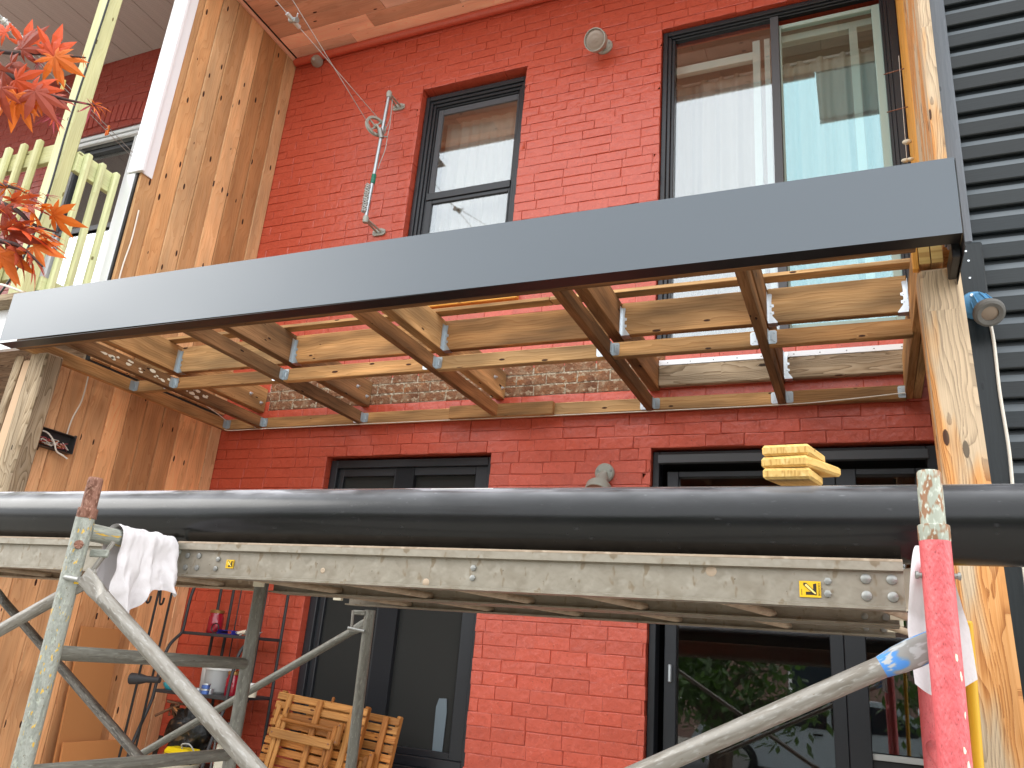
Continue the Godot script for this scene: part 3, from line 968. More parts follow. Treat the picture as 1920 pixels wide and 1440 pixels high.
func build_partitions() -> void:
	# cedar screens that part this balcony from the next
	var up := thing("cedar_screen", "tall knotty cedar board screen beside the upper balcony, white metal cap on its edge", "partition", Vector3(-4.05, 3.2, 0.5))
	var ts := tints("cedar_upper", 5, 0.12)
	var zs := [-0.0, 0.123, 0.26, 0.405, 0.545, 0.683, 0.823, 0.965, 1.106]
	for k in 8:
		span("plank", pick(ts), Vector3(-4.052, 3.05, zs[k] + 0.0022), Vector3(-4.03 + R.randf_range(-0.001, 0.001), 6.066, zs[k + 1] - 0.0022), 1, up, 0.005)
	plain("core", M.interior_dark, Vector3(-4.09, 3.05, 0.0), Vector3(-4.053, 6.066, 1.1), up, 0.0)
	var far := span("far_face", M.grey_wood, Vector3(-4.112, 3.05, 0.0), Vector3(-4.091, 6.066, 1.1), 1, up, 0.002)
	far.set_meta("label", "weathered outer face of the screen")
	var lip := span("trim", M.soffit_pine, Vector3(-4.03, 6.04, 0.0), Vector3(-4.008, 6.068, 1.106), 2, up, 0.003)
	lip.set_meta("label", "thin wooden trim under the ceiling")
	var cap := plain("edge_cap", M.white_metal, Vector3(-4.125, 4.3, 1.108), Vector3(-3.998, 6.07, 1.134), up, 0.004)
	cap.set_meta("label", "white metal cap on the screen's front edge")
	plain("edge_cap_return", M.white_metal, Vector3(-4.028, 4.3, 1.03), Vector3(-4.018, 6.07, 1.107), up, 0.002)
	var old := plain("old_edge", M.white_vinyl, Vector3(-4.13, 3.1, 1.108), Vector3(-4.066, 4.298, 1.122), up, 0.003)
	old.set_meta("label", "cracked white paint on the lower edge")
	plain("edge_seam", M.black_plastic, Vector3(-4.066, 3.1, 1.1), Vector3(-4.05, 4.298, 1.116), up, 0.002)
	var low := thing("cedar_screen", "orange brown cedar board screen under the balcony frame, at the porch's left", "partition", Vector3(-4.05, 0.25, 0.6))
	var tl := tints("cedar_lower", 4, 0.1)
	var zl := [0.0, 0.098, 0.238, 0.379, 0.515, 0.655, 0.782, 0.91, 1.052, 1.211, 1.36]
	for k in 10:
		span("plank", pick(tl), Vector3(-4.05, 0.25, zl[k] + 0.002), Vector3(-4.03 + R.randf_range(-0.001, 0.001), 2.99, zl[k + 1] - 0.002), 1, low, 0.0045)
	plain("core", M.interior_dark, Vector3(-4.09, 0.25, 0.0), Vector3(-4.051, 2.99, 1.35), low, 0.0)
	# posts at the left front corner
	var lp := thing("timber_post", "weathered grey timber post at the left end of the grey fascia", "post", Vector3(-4.02, 0.2, 1.42))
	board("post", M.grey_wood, Vector3(-4.005, 1.58, 1.4), Vector3(0.13, 2.72, 0.1), 1, lp, 0.008, Basis(Vector3.RIGHT, 0.02) * Basis(Vector3.BACK, -0.05))
	var lq := thing("timber_post", "pale peeled timber post left of the weathered grey post", "post", Vector3(-4.15, 0.2, 1.42))
	board("post", M.pale_wood, Vector3(-4.125, 1.56, 1.39), Vector3(0.1, 2.72, 0.1), 1, lq, 0.008, Basis(Vector3.BACK, -0.05))
	board("strip", M.grey_wood, Vector3(-4.21, 1.6, 1.4), Vector3(0.06, 2.7, 0.09), 1, lq, 0.006, Basis(Vector3.BACK, -0.05))
	# right-hand screen above, seen almost edge on
	var rp := thing("wooden_screen", "bare orange stud screen at the right of the upper patio door", "partition", Vector3(0.36, 3.2, 0.5))
	span("plank", M.orange_wood, Vector3(0.34, 3.22, 0.02), Vector3(0.38, 6.066, 0.3), 1, rp, 0.004)
	span("plank", M.orange_wood, Vector3(0.338, 3.22, 0.303), Vector3(0.38, 6.066, 0.49), 1, rp, 0.004)
	span("plank", M.weathered_orange, Vector3(0.335, 3.22, 0.493), Vector3(0.38, 6.066, 0.77), 1, rp, 0.008)
	span("plank", M.weathered_orange, Vector3(0.331, 3.22, 0.774), Vector3(0.375, 6.066, 1.1), 1, rp, 0.008)
	for y in [4.745, 4.5]:
		rod("peg", M.rust, Vector3(0.345, y, 0.16), Vector3(0.24, y + 0.002, 0.14), 0.0035, rp, 6)
	# the big post on the right
	var post := thing("timber_post", "tall weathered post with orange grain and knots beside the black siding", "post", Vector3(0.35, 0.2, 1.35))
	board("post", M.weathered_orange, Vector3(0.309, 1.56, 1.35), Vector3(0.125, 2.74, 0.14), 1, post, 0.012, Basis(Vector3.BACK, 0.026))

# ---------------------------------------------------------------- neighbours
func build_left_neighbour() -> void:
	var h := thing("neighbour_brick_house", "dim red brick house wall with a white arched window, at the far left", "house", Vector3(-7, 0, -0.1))
	var win := Rect2(-6.62, 3.35, 0.95, 2.62)
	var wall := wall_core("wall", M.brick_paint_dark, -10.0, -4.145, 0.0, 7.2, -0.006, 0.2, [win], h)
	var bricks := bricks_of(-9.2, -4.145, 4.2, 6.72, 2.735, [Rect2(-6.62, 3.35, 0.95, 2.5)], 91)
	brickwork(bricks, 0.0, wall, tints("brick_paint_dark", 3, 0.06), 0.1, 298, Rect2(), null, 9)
	# soldier course over the arch
	for k in 13:
		var x := -6.62 + (k + 0.5) * 0.95 / 13.0
		var y := 5.985 + 0.05 * (1.0 - pow((x + 6.145) / 0.475, 2.0))
		part("arch_brick", box(Vector3(0.062, 0.185, 0.03), 0.005), M.brick_paint_dark, wall, Transform3D(Basis(Vector3.BACK, -(x + 6.145) * 0.25), Vector3(x, y, -0.002)))
	var f := frame("window", M.white_vinyl, -6.6, -5.69, 3.36, 5.86, -0.13, -0.02, 0.07, 0.07, 0.06, 0.07, h)
	f.set_meta("label", "white framed tall window behind the pale green railing")
	plain("arch_panel", M.white_vinyl, Vector3(-6.6, 5.8, -0.1), Vector3(-5.69, 5.93, -0.03), f)
	plain("head_moulding", M.white_vinyl, Vector3(-6.6, 5.74, -0.03), Vector3(-5.69, 5.775, 0.012), f, 0.006)
	plain("head_moulding", M.white_vinyl, Vector3(-6.6, 5.80, -0.03), Vector3(-5.69, 5.83, 0.004), f, 0.006)
	frame("sash", M.frame_grey, -6.53, -5.76, 4.86, 5.74, -0.12, -0.07, 0.03, 0.03, 0.04, 0.05, f)
	frame("sash", M.white_vinyl, -6.53, -5.76, 3.43, 4.9, -0.12, -0.075, 0.04, 0.04, 0.04, 0.05, f)
	plain("pane", M.pane, Vector3(-6.5, 4.91, -0.1), Vector3(-5.79, 5.7, -0.096), f, 0.0)
	plain("pane", M.pane, Vector3(-6.49, 3.48, -0.1), Vector3(-5.8, 4.86, -0.096), f, 0.0)
	for r in [["room_wall", Vector3(-9, 3.0, -2.6), Vector3(-4.2, 6.4, -2.5)], ["room_ceiling", Vector3(-9, 6.2, -2.5), Vector3(-4.2, 6.3, -0.2)], ["room_floor", Vector3(-9, 3.0, -2.5), Vector3(-4.2, 3.1, -0.2)], ["room_wall", Vector3(-9.1, 3.0, -2.5), Vector3(-9, 6.3, -0.2)], ["room_wall", Vector3(-4.2, 3.0, -2.5), Vector3(-4.15, 6.3, -0.2)]]:
		plain(r[0], M.interior_dark, r[1], r[2], h, 0.0)
	# perforated metal soffit in strips
	var so := thing("neighbour_soffit", "grey perforated metal soffit over the neighbour's balcony", "soffit", Vector3(-6.5, 6.68, 0.8))
	var x := -10.0
	while x < -4.2:
		var p := part("soffit_panel", box(Vector3(0.297, 0.012, 2.2), 0.003, 2, Vector2(0.12, 0.12)), M.perforated, so, Transform3D(Basis.IDENTITY, Vector3(x + 0.15, 6.686, 1.1)))
		p.position.y += R.randf_range(-0.0008, 0.0008)
		x += 0.3
	plain("roof_above", M.interior_dark, Vector3(-10, 6.70, -0.1), Vector3(-4.13, 6.9, 2.2), so, 0.0)
	plain("fascia", M.white_metal, Vector3(-10, 6.65, 2.202), Vector3(-4.13, 6.92, 2.22), so)
	# balcony with a pale green wooden railing
	var b := thing("neighbour_balcony", "pale green wooden balcony railing with a square corner post", "balcony", Vector3(-5.5, 3.2, 0.8))
	var g := tints("green_wood", 3, 0.05)
	board("post", g[1], Vector3(-4.262, 4.95, 1.462), Vector3(0.1, 3.6, 0.09), 1, b, 0.008)
	span("top_rail", g[0], Vector3(-9.0, 4.2, 1.44), Vector3(-4.315, 4.325, 1.475), 0, b)
	span("top_rail", g[2], Vector3(-4.235, 4.15, 1.13), Vector3(-4.197, 4.285, 1.415), 2, b)
	span("bottom_rail", g[0], Vector3(-9.0, 3.42, 1.44), Vector3(-4.315, 3.51, 1.475), 0, b)
	span("bottom_rail", g[2], Vector3(-4.235, 3.36, 1.13), Vector3(-4.197, 3.45, 1.415), 2, b)
	var bx := -4.464
	while bx > -6.6:
		span("baluster", pick(g), Vector3(bx - 0.021, 3.4, 1.477), Vector3(bx + 0.021, 4.36, 1.515), 1, b, 0.009)
		bx -= 0.139
	for z in [1.365, 1.265, 1.16]:
		span("baluster", pick(g), Vector3(-4.195, 3.3, z - 0.02), Vector3(-4.158, 4.29, z + 0.02), 1, b, 0.009)
	span("floor_board", M.grey_wood, Vector3(-9.0, 3.22, 1.3), Vector3(-4.14, 3.26, 1.56), 0, b)
	span("floor_board", M.grey_wood, Vector3(-9.0, 3.225, 0.02), Vector3(-4.14, 3.255, 1.298), 0, b)
	plain("fascia", M.white_metal, Vector3(-9.0, 2.95, 1.5), Vector3(-4.0, 3.19, 1.53), b)
	span("edge_beam", M.grey_wood, Vector3(-9.0, 3.19, 1.48), Vector3(-3.985, 3.235, 1.62), 0, b, 0.006)
	var c := part("cable", tube(curve([Vector3(-4.2, 6.6, 1.51), Vector3(-4.205, 5.4, 1.512), Vector3(-4.225, 4.45, 1.512), Vector3(-4.2, 3.9, 1.52), Vector3(-4.23, 3.5, 1.53), Vector3(-4.33, 3.24, 1.55)]), 0.006, 6), M.cable_black, b)
	c.set_meta("label", "black cable tied to the corner post")
	part("cable", tube(curve([Vector3(-4.5, 3.30, 1.56), Vector3(-4.3, 3.32, 1.58), Vector3(-4.1, 3.26, 1.66), Vector3(-4.0, 3.23, 1.6)]), 0.006, 6), M.cable_white, b)

func build_right_neighbour() -> void:
	var h := thing("black_sided_house", "house clad in black wood grained lap siding with grey corner trim", "house", Vector3(2, 0, 1))
	var ts := tints("siding_black", 4, 0.07)
	var prof := PackedVector2Array([Vector2(0, 0.0), Vector2(0.024, 0.0), Vector2(0.027, 0.004), Vector2(0.027, 0.058), Vector2(0.0255, 0.0605), Vector2(0.018, 0.075), Vector2(0.009, 0.09), Vector2(0.006, 0.106), Vector2(0.002, 0.108), Vector2(0, 0.108)])
	var len := 2.4
	var y := 0.1
	var shapes := []
	for v in 3:
		var st := begin()
		st.set_smooth_group(-1)
		var off := rand_off()
		var ledge := begin() # light caught on every sloping ledge, painted as a paler strip
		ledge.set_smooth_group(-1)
		for k in prof.size():
			var a := prof[k]
			var b := prof[(k + 1) % prof.size()]
			var ua := Vector2(a.y + a.x, 0) / 0.3 + off
			var ub := Vector2(b.y + b.x, 0) / 0.3 + off
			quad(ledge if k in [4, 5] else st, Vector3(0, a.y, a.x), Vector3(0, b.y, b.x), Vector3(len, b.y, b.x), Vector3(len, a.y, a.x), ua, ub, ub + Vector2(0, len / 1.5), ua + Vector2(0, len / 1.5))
		var ends := []
		for p in prof:
			ends.append(p)
		for k in range(1, prof.size() - 1):
			tri(st, Vector3(0, prof[0].y, prof[0].x), Vector3(0, prof[k + 1].y, prof[k + 1].x), Vector3(0, prof[k].y, prof[k].x))
			tri(st, Vector3(len, prof[0].y, prof[0].x), Vector3(len, prof[k].y, prof[k].x), Vector3(len, prof[k + 1].y, prof[k + 1].x))
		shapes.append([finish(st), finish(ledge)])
	while y < 6.6:
		var q: Array = shapes[R.randi() % 3]
		var at := Transform3D(Basis.IDENTITY, Vector3(0.434, y, 1.0))
		var sb := part("siding_board", q[0], pick(ts), h, at)
		part("ledge", q[1], M.siding_lit_ledge, sb, at)
		y += 0.1085
	plain("wall", M.interior_dark, Vector3(0.383, 0.0, -0.4), Vector3(3.0, 6.7, 0.998), h, 0.0)
	var t1 := span("corner_trim", M.trim_grey, Vector3(0.352, 3.2, 1.0), Vector3(0.433, 6.6, 1.05), 1, h, 0.006)
	t1.set_meta("label", "smooth grey upper corner trim board")
	var t2 := span("corner_trim", M.siding_black, Vector3(0.376, 0.0, 1.0), Vector3(0.46, 3.196, 1.06), 1, h, 0.006)
	t2.set_meta("label", "dark lower corner trim board under the blue lamp")
	plain("corner_channel", M.frame_grey, Vector3(0.342, 3.2, 1.03), Vector3(0.35, 6.6, 1.056), h, 0.002)
	plain("corner_channel", M.rust, Vector3(0.362, 0.0, 1.04), Vector3(0.369, 3.0, 1.062), h, 0.001)
	for q in [[0.405, 3.16], [0.41, 3.12], [0.408, 3.05], [0.392, 3.19]]:
		part("screw", lathe([Vector2(0.004, 0), Vector2(0.004, 0.002), Vector2(0, 0.003)], 8), M.bright_zinc, h, Transform3D(Basis(Vector3.RIGHT, PI / 2), Vector3(q[0], q[1], 1.06)))

func build_blue_lamp() -> void:
	var l := thing("flood_lamp", "sky blue outdoor spot lamp with a grey rim on the black trim", "lamp", Vector3(0.405, 2.93, 1.06))
	part("base", lathe([Vector2(0.05, 0.0), Vector2(0.05, 0.02), Vector2(0.044, 0.032), Vector2(0.018, 0.042), Vector2(0.0, 0.043)], 24), M.blue_body, l, Transform3D(Basis(Vector3.RIGHT, PI / 2), Vector3(0.412, 2.936, 1.06)))
	var d := Vector3(0.1, -0.72, 0.68).normalized()
	var B := aim(d)
	var o := Vector3(0.424, 2.955, 1.085)
	part("body", lathe([Vector2(0.0, -0.012), Vector2(0.02, -0.008), Vector2(0.026, 0.01), Vector2(0.029, 0.05), Vector2(0.034, 0.09), Vector2(0.04, 0.125)], 20), M.blue_body, l, Transform3D(B, o))
	for k in 8:
		var a := TAU * k / 8
		var side := B * Vector3(cos(a), 0, sin(a))
		rod("rib", M.blue_body, o + d * 0.01 + side * 0.027, o + d * 0.12 + side * 0.039, 0.003, l, 6)
	part("rim", lathe([Vector2(0.04, 0.118), Vector2(0.048, 0.122), Vector2(0.051, 0.132), Vector2(0.048, 0.146), Vector2(0.04, 0.15), Vector2(0.027, 0.147), Vector2(0.026, 0.14)], 24), M.rubber_grey, l, Transform3D(B, o))
	part("lens", lathe([Vector2(0.027, 0.142), Vector2(0.015, 0.1445), Vector2(0, 0.145)], 20), M.light_lens, l, Transform3D(B, o))
	part("screw", lathe([Vector2(0.006, 0), Vector2(0.006, 0.004), Vector2(0, 0.005)], 8), M.bright_zinc, l, Transform3D(Basis(Vector3.RIGHT, PI / 2), Vector3(0.402, 2.962, 1.1)))
	var pts := [Vector3(0.448, 2.92, 1.066), Vector3(0.457, 2.8, 1.068), Vector3(0.456, 2.6, 1.068), Vector3(0.462, 2.4, 1.068), Vector3(0.458, 2.2, 1.068), Vector3(0.463, 1.9, 1.068), Vector3(0.46, 1.2, 1.068), Vector3(0.46, 0.05, 1.068)]
	tag(part("power_cable", tube(curve(pts), 0.0055, 8), M.cable_white, self), "white power cable running down the black trim from the blue lamp", "cable")

# ---------------------------------------------------------------- the balcony frame under repair
func nail_head(st: SurfaceTool, at: Vector3, n: Vector3, r := 0.004) -> void:
	add_lathe(st, Transform3D(aim(n), at), [Vector2(r, 0), Vector2(r * 0.8, r * 0.4), Vector2(0, r * 0.55)], 6)

func angle_plate(flip: float) -> ArrayMesh:
	# a folded bracket: one leg on the joist's side (x = 0), one on the blocking's face (z = 0), y centred
	var key := "angle%d" % int(flip)
	if cache.has(key):
		return cache[key]
	var st := begin()
	var r := 0.006
	var w := 0.034
	var h := 0.03
	var poly := PackedVector2Array([Vector2(0, -h), Vector2(w - r, -h), Vector2(w, -h + r), Vector2(w, h - r), Vector2(w - r, h), Vector2(0, h)])
	if flip < 0:
		for k in poly.size():
			poly[k].x = -poly[k].x
	add_prism(st, Transform3D(Basis.IDENTITY, Vector3(0, 0, 0.0012)), poly, 0.0018)
	add_prism(st, Transform3D(Basis(Vector3(0, 0, 1), Vector3(0, 1, 0), Vector3(-1, 0, 0)) if flip > 0 else Basis(Vector3(0, 0, -1), Vector3(0, 1, 0), Vector3(1, 0, 0)), Vector3(flip * 0.0012, 0, 0)), poly, 0.0018)
	for y in [-0.019, 0.019]:
		nail_head(st, Vector3(flip * 0.024, y, 0.002), Vector3.BACK)
		nail_head(st, Vector3(flip * 0.002, y, 0.024), Vector3(flip, 0, 0))
	add_box(st, Transform3D(Basis.IDENTITY, Vector3(flip * 0.014, 0, 0.003)), Vector3(0.008, 0.028, 0.004), 0.0015)
	cache[key] = finish(st)
	return cache[key]

func hanger_mesh(h: float, flip: float) -> ArrayMesh:
	# a joist hanger seen from its open side: notched flange on the blocking, strip on the joist, seat below; y from 0 to h
	var key := "hanger%.3f%d" % [h, int(flip)]
	if cache.has(key):
		return cache[key]
	var st := begin()
	var w := 0.02
	var pts := [Vector2(0, -0.002), Vector2(0.042, -0.002), Vector2(w, 0.03)]
	for k in 2:
		var y := 0.036 + k * 0.034
		for q in [Vector2(w, y), Vector2(w + 0.007, y + 0.001), Vector2(w + 0.007, y + 0.013), Vector2(w, y + 0.014), Vector2(w - 0.003, y + 0.018), Vector2(w - 0.003, y + 0.03)]:
			if q.y < h - 0.006:
				pts.append(q)
	pts.append_array([Vector2(w, h - 0.004), Vector2(w - 0.004, h), Vector2(0, h)])
	var poly := PackedVector2Array()
	for p in pts:
		poly.append(Vector2(p.x * flip, p.y))
	add_prism(st, Transform3D(Basis.IDENTITY, Vector3(0, 0, 0.0012)), poly, 0.0018)
	add_box(st, Transform3D(Basis.IDENTITY, Vector3(flip * 0.0012, h / 2, 0.013)), Vector3(0.0018, h, 0.026), 0.0)
	add_box(st, Transform3D(Basis.IDENTITY, Vector3(flip * 0.02, -0.0028, -0.018)), Vector3(0.04, 0.0016, 0.04), 0.0)
	for k in 2:
		nail_head(st, Vector3(flip * 0.016, 0.043 + k * 0.034, 0.002), Vector3.BACK, 0.0045)
	for k in 4:
		nail_head(st, Vector3(flip * 0.002, 0.02 + k * (h - 0.03) / 3.5, 0.016), Vector3(flip, 0, 0), 0.004)
	cache[key] = finish(st)
	return cache[key]

func build_deck() -> void:
	var d := thing("balcony_frame", "unfinished balcony frame of treated joists behind a long grey metal fascia", "balcony", Vector3(-1.8, 2.93, 0.8))
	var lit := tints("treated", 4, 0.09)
	var dark := tints("treated_shaded", 4, 0.12)  # shaded copy of the same timber, darkness painted in
	# fascia in two overlapping bent sheets, a little wavy as thin metal is
	for s in [[-3.965, -2.18, 1.68, 0.0], [-2.2, 0.32, 1.6815, 4.0]]:
		var x0: float = s[0]
		var x1: float = s[1]
		var front := func(u: float, v: float) -> Vector3:
			var x := lerpf(x0, x1, u)
			var wave := (sin(x * 3.1 + s[3]) * 0.0007 + sin(x * 7.3 + v * 2.0) * 0.0004) * sin(PI * v)
			return Vector3(x, lerpf(2.912, 3.176, v) + (x + 1.8) * -0.004, s[2] + wave)
		var st := begin()
		st.append_from(sheet(48, 8, front), 0, Transform3D.IDENTITY)
		part("fascia_panel", st.commit(), M.fascia_metal, d)
	plain("fascia_back", M.black_metal, Vector3(-3.965, 2.93, 1.669), Vector3(0.32, 3.16, 1.6755), d, 0.0)
	plain("fascia_return", M.black_metal, Vector3(-3.965, 2.9085, 1.609), Vector3(0.32, 2.9105, 1.6795), d, 0.0)
	plain("fascia_top", M.fascia_metal, Vector3(-3.965, 3.166, 1.606), Vector3(0.318, 3.168, 1.6785), d, 0.0)
	plain("end_flashing", M.black_metal, Vector3(0.322, 2.86, 1.40), Vector3(0.324, 3.165, 1.679), d, 0.0)
	plain("end_flashing", M.black_metal, Vector3(0.296, 2.868, 1.44), Vector3(0.3205, 2.92, 1.60), d, 0.003)
	span("front_beam", dark[1], Vector3(-3.95, 2.912, 1.57), Vector3(0.2, 3.155, 1.607), 0, d)
	# lower grid of small joists
	var right := [-3.95, -3.635, -2.845, -1.905, -1.0, -0.322]
	for k in 6:
		var x: float = right[k]
		var z1 := 1.568
		var j := span("lower_joist", dark[k % 4] if k else lit[3], Vector3(x - 0.038, 2.93, 0.012 if k == 0 else 0.052), Vector3(x, 3.002, z1), 2, d)
		if k == 1:
			j.set_meta("label", "old joist with flaking white paint")
			for q in 26:
				var cz := R.randf_range(0.55, 1.35)
				var s := R.randf_range(0.006, 0.022)
				var poly := PackedVector2Array()
				for e in 7:
					poly.append(Vector2.from_angle(TAU * e / 7) * s * R.randf_range(0.4, 1.0) * Vector2(1.6, 0.7))
				part("paint_flake", prism(poly, 0.0012), M.cream, d, Transform3D(Basis(Vector3(0, 0, 1), Vector3(0, 1, 0), Vector3(-1, 0, 0)), Vector3(x + 0.0008, 2.966 + R.randf_range(-0.024, 0.026), cz)))
	for row in [[0.807, 0.845, 0.846], [0.012, 0.05, 0.051]]:
		for k in 6:
			var a: float = right[k]
			var b: float = right[k + 1] - 0.038 if k < 5 else 0.225
			var name := "lower_blocking" if row[0] > 0.5 else "lower_ledger"
			span(name, lit[(k * 3 + 1) % 4], Vector3(a + 0.001, 2.931, row[0]), Vector3(b - 0.001, 3.002, row[1]), 0, d)
			part("angle_bracket", angle_plate(1.0), M.galvanised, d, Transform3D(Basis.IDENTITY, Vector3(a + 0.0006, 2.967, row[2])))
			if k > 0:
				part("angle_bracket", angle_plate(-1.0), M.bright_zinc, d, Transform3D(Basis.IDENTITY, Vector3(a - 0.0386, 2.966, row[2])))
	part("angle_bracket", angle_plate(-1.0), M.galvanised, d, Transform3D(Basis.IDENTITY, Vector3(0.222, 2.966, 0.051)))
	var scab := span("scab_board", lit[0], Vector3(-2.224, 2.924, 0.052), Vector3(-1.565, 3.003, 0.086), 0, d, 0.004)
	scab.set_meta("label", "short offcut nailed over the wall ledger")
	# upper joists and blocking
	var ur := [-3.69, -2.848, -1.907, -0.978, -0.328]
	for k in 5:
		var x: float = ur[k]
		span("upper_joist", [lit[1], dark[2], lit[2], dark[3], dark[1]][k], Vector3(x - 0.058, 3.056, 0.0), Vector3(x, 3.22, 1.568), 2, d)
		var b: float = ur[k + 1] - 0.058 if k < 4 else 0.219
		span("upper_blocking", lit[(k + 2) % 4], Vector3(x + 0.001, 3.056, 0.757), Vector3(b - 0.001, 3.218, 0.795), 0, d)
		part("joist_hanger", hanger_mesh(0.135, 1.0), M.galvanised if k < 3 else M.bright_zinc, d, Transform3D(Basis.IDENTITY, Vector3(x + 0.0006, 3.056, 0.796)))
		# bolts near the wall end
		for q in [[0.16, 3.14], [0.05, 3.11]]:
			if k in [0, 1, 2]:
				var st := begin()
				add_lathe(st, Transform3D(aim(Vector3.RIGHT), Vector3.ZERO), [Vector2(0.013, 0), Vector2(0.013, 0.002), Vector2(0.009, 0.003), Vector2(0.009, 0.009), Vector2(0.005, 0.009), Vector2(0.005, 0.018), Vector2(0, 0.019)], 10)
				part("bolt", finish(st), M.bright_zinc, d, Transform3D(Basis.IDENTITY, Vector3(x, q[1], q[0])))
	span("upper_blocking", lit[2], Vector3(-4.03, 3.056, 0.757), Vector3(-3.75, 3.218, 0.795), 0, d)
	part("joist_hanger", hanger_mesh(0.135, -1.0), M.bright_zinc, d, Transform3D(Basis.IDENTITY, Vector3(0.2186, 3.056, 0.796)))
	for q in [[0.219, 0.254, 0], [0.2555, 0.291, 2]]:
		span("doubled_joist", lit[q[2]], Vector3(q[0], 2.945, 0.0), Vector3(q[1], 3.15, 1.418), 2, d)
		span("joist_end", M.end_grain, Vector3(q[0] + 0.001, 2.946, 1.4185), Vector3(q[1] - 0.001, 3.149, 1.4215), 0, d, 0.001)
	span("side_strip", M.orange_wood, Vector3(0.2, 2.93, 1.39), Vector3(0.218, 3.15, 1.42), 1, d)
	# strapping laid flat over the joists
	var xs := [-4.0, -1.3, 0.3]
	for k in 2:
		span("strapping", lit[k + 1], Vector3(xs[k] + 0.002, 3.2215, 0.838), Vector3(xs[k + 1] - 0.002, 3.239, 0.902), 0, d, 0.002)
	# weathered ledger with its metal flashing on the right
	for q in [[-0.977, -0.388], [-0.327, 0.272]]:
		var l := span("wall_ledger", M.grey_wood, Vector3(q[0], 3.069, 0.008), Vector3(q[1], 3.184, 0.05), 0, d, 0.005)
		l.set_meta("label", "weathered cracked grey ledger against the bricks")
		plain("flashing", M.white_metal, Vector3(q[0] + 0.002, 3.1845, 0.03), Vector3(q[1] - 0.002, 3.214, 0.0525), d, 0.001)
		var n := 5
		for k in n:
			var st := begin()
			nail_head(st, Vector3.ZERO, Vector3.BACK, 0.004)
			part("nail", finish(st), M.bolt_metal, d, Transform3D(Basis.IDENTITY, Vector3(lerpf(q[0] + 0.05, q[1] - 0.05, k / float(n - 1)), 3.198, 0.0525)))
	part("joist_hanger", hanger_mesh(0.14, 1.0), M.bright_zinc, d, Transform3D(Basis.IDENTITY, Vector3(-0.3274, 3.069, 0.051)))
	span("end_plate", M.orange_wood, Vector3(0.272, 3.03, 0.0), Vector3(0.292, 3.2, 0.2), 2, d)
	# thin beige cable drooping along the wall ledger
	tag(part("string", tube(curve([Vector3(0.222, 2.957, 0.062), Vector3(-0.05, 2.938, 0.06), Vector3(-0.3, 2.926, 0.062), Vector3(-1.0, 2.923, 0.06), Vector3(-2.4, 2.924, 0.06), Vector3(-3.6, 2.922, 0.06), Vector3(-3.94, 2.925, 0.06), Vector3(-3.948, 2.99, 0.07), Vector3(-3.95, 3.04, 0.3)]), 0.0028, 6), M.cable_white, self), "thin beige cable sagging along the ledger under the balcony frame", "cable")
	# three pale stones on a thread at the right end of the fascia
	var s := thing("stone_hanging", "pale pebbles strung on a thread beside the upper patio door", "ornament", Vector3(0.3, 4.08, 0.3))
	rod("thread", M.cable_white, Vector3(0.308, 4.72, 0.3), Vector3(0.3, 4.07, 0.3), 0.0012, s, 5)
	for q in [[0.308, 4.19, 0.02], [0.292, 4.085, 0.016], [0.315, 4.087, 0.015]]:
		var st := begin()
		add_lathe(st, Transform3D(Basis(Vector3.BACK, 1.2), Vector3.ZERO), [Vector2(0, -1), Vector2(0.55, -0.8), Vector2(0.9, -0.3), Vector2(0.9, 0.25), Vector2(0.6, 0.75), Vector2(0, 1)], 12)
		part("pebble", finish(st), M.pebble, s, Transform3D(Basis.from_scale(Vector3(q[2] * 1.15, q[2] * 0.72, q[2] * 0.8)), Vector3(q[0], q[1], 0.3)))

# ---------------------------------------------------------------- scaffolding
func brace(label: String, a: Vector3, b: Vector3, r: float, m: Material, spray_a := false, spray_b := false) -> void:
	# a tube whose ends are hammered flat round a pin
	var t := thing("cross_brace", label, "brace", a.lerp(b, 0.5), "scaffold cross braces")
	var d := (b - a).normalized()
	var B := aim(d)
	# turn the flat ends so that they face the yard
	var zf := (Vector3.BACK - d * d.z).normalized()
	B = Basis(d.cross(zf).normalized(), d, zf)
	var len := a.distance_to(b)
	var e := minf(0.07, len * 0.2)
	part("tube", tube([Vector3(0, e, 0), Vector3(0, len - e, 0)], r, 14, true, 0.4), m, t, Transform3D(B, a))
	for k in 2:
		var st := begin()
		st.set_smooth_group(1)
		var rows := []
		for q in [[-0.02, 1.25, 0.16], [0.02, 1.35, 0.16], [0.045, 1.25, 0.3], [0.07, 1.02, 1.0]]:
			var ring := []
			for s in 14:
				var w := TAU * s / 14
				ring.append(Vector3(cos(w) * r * q[1], q[0] / 0.07 * e, sin(w) * r * q[2]))
			rows.append(ring)
		for i in 3:
			for s in 14:
				var s2 := (s + 1) % 14
				quad(st, rows[i][s2], rows[i][s], rows[i + 1][s], rows[i + 1][s2], Vector2((s + 1) / 14.0, i * 0.1), Vector2(s / 14.0, i * 0.1), Vector2(s / 14.0, i * 0.1 + 0.1), Vector2((s + 1) / 14.0, i * 0.1 + 0.1))
		st.set_smooth_group(-1)
		for s in range(1, 13):
			tri(st, rows[0][0], rows[0][s], rows[0][s + 1])
		var spray := spray_a if k == 0 else spray_b
		part("flattened_end", finish(st), M.blue_spray if spray else m, t, Transform3D(B, a) if k == 0 else Transform3D(Basis(-B.x, -B.y, B.z), b))

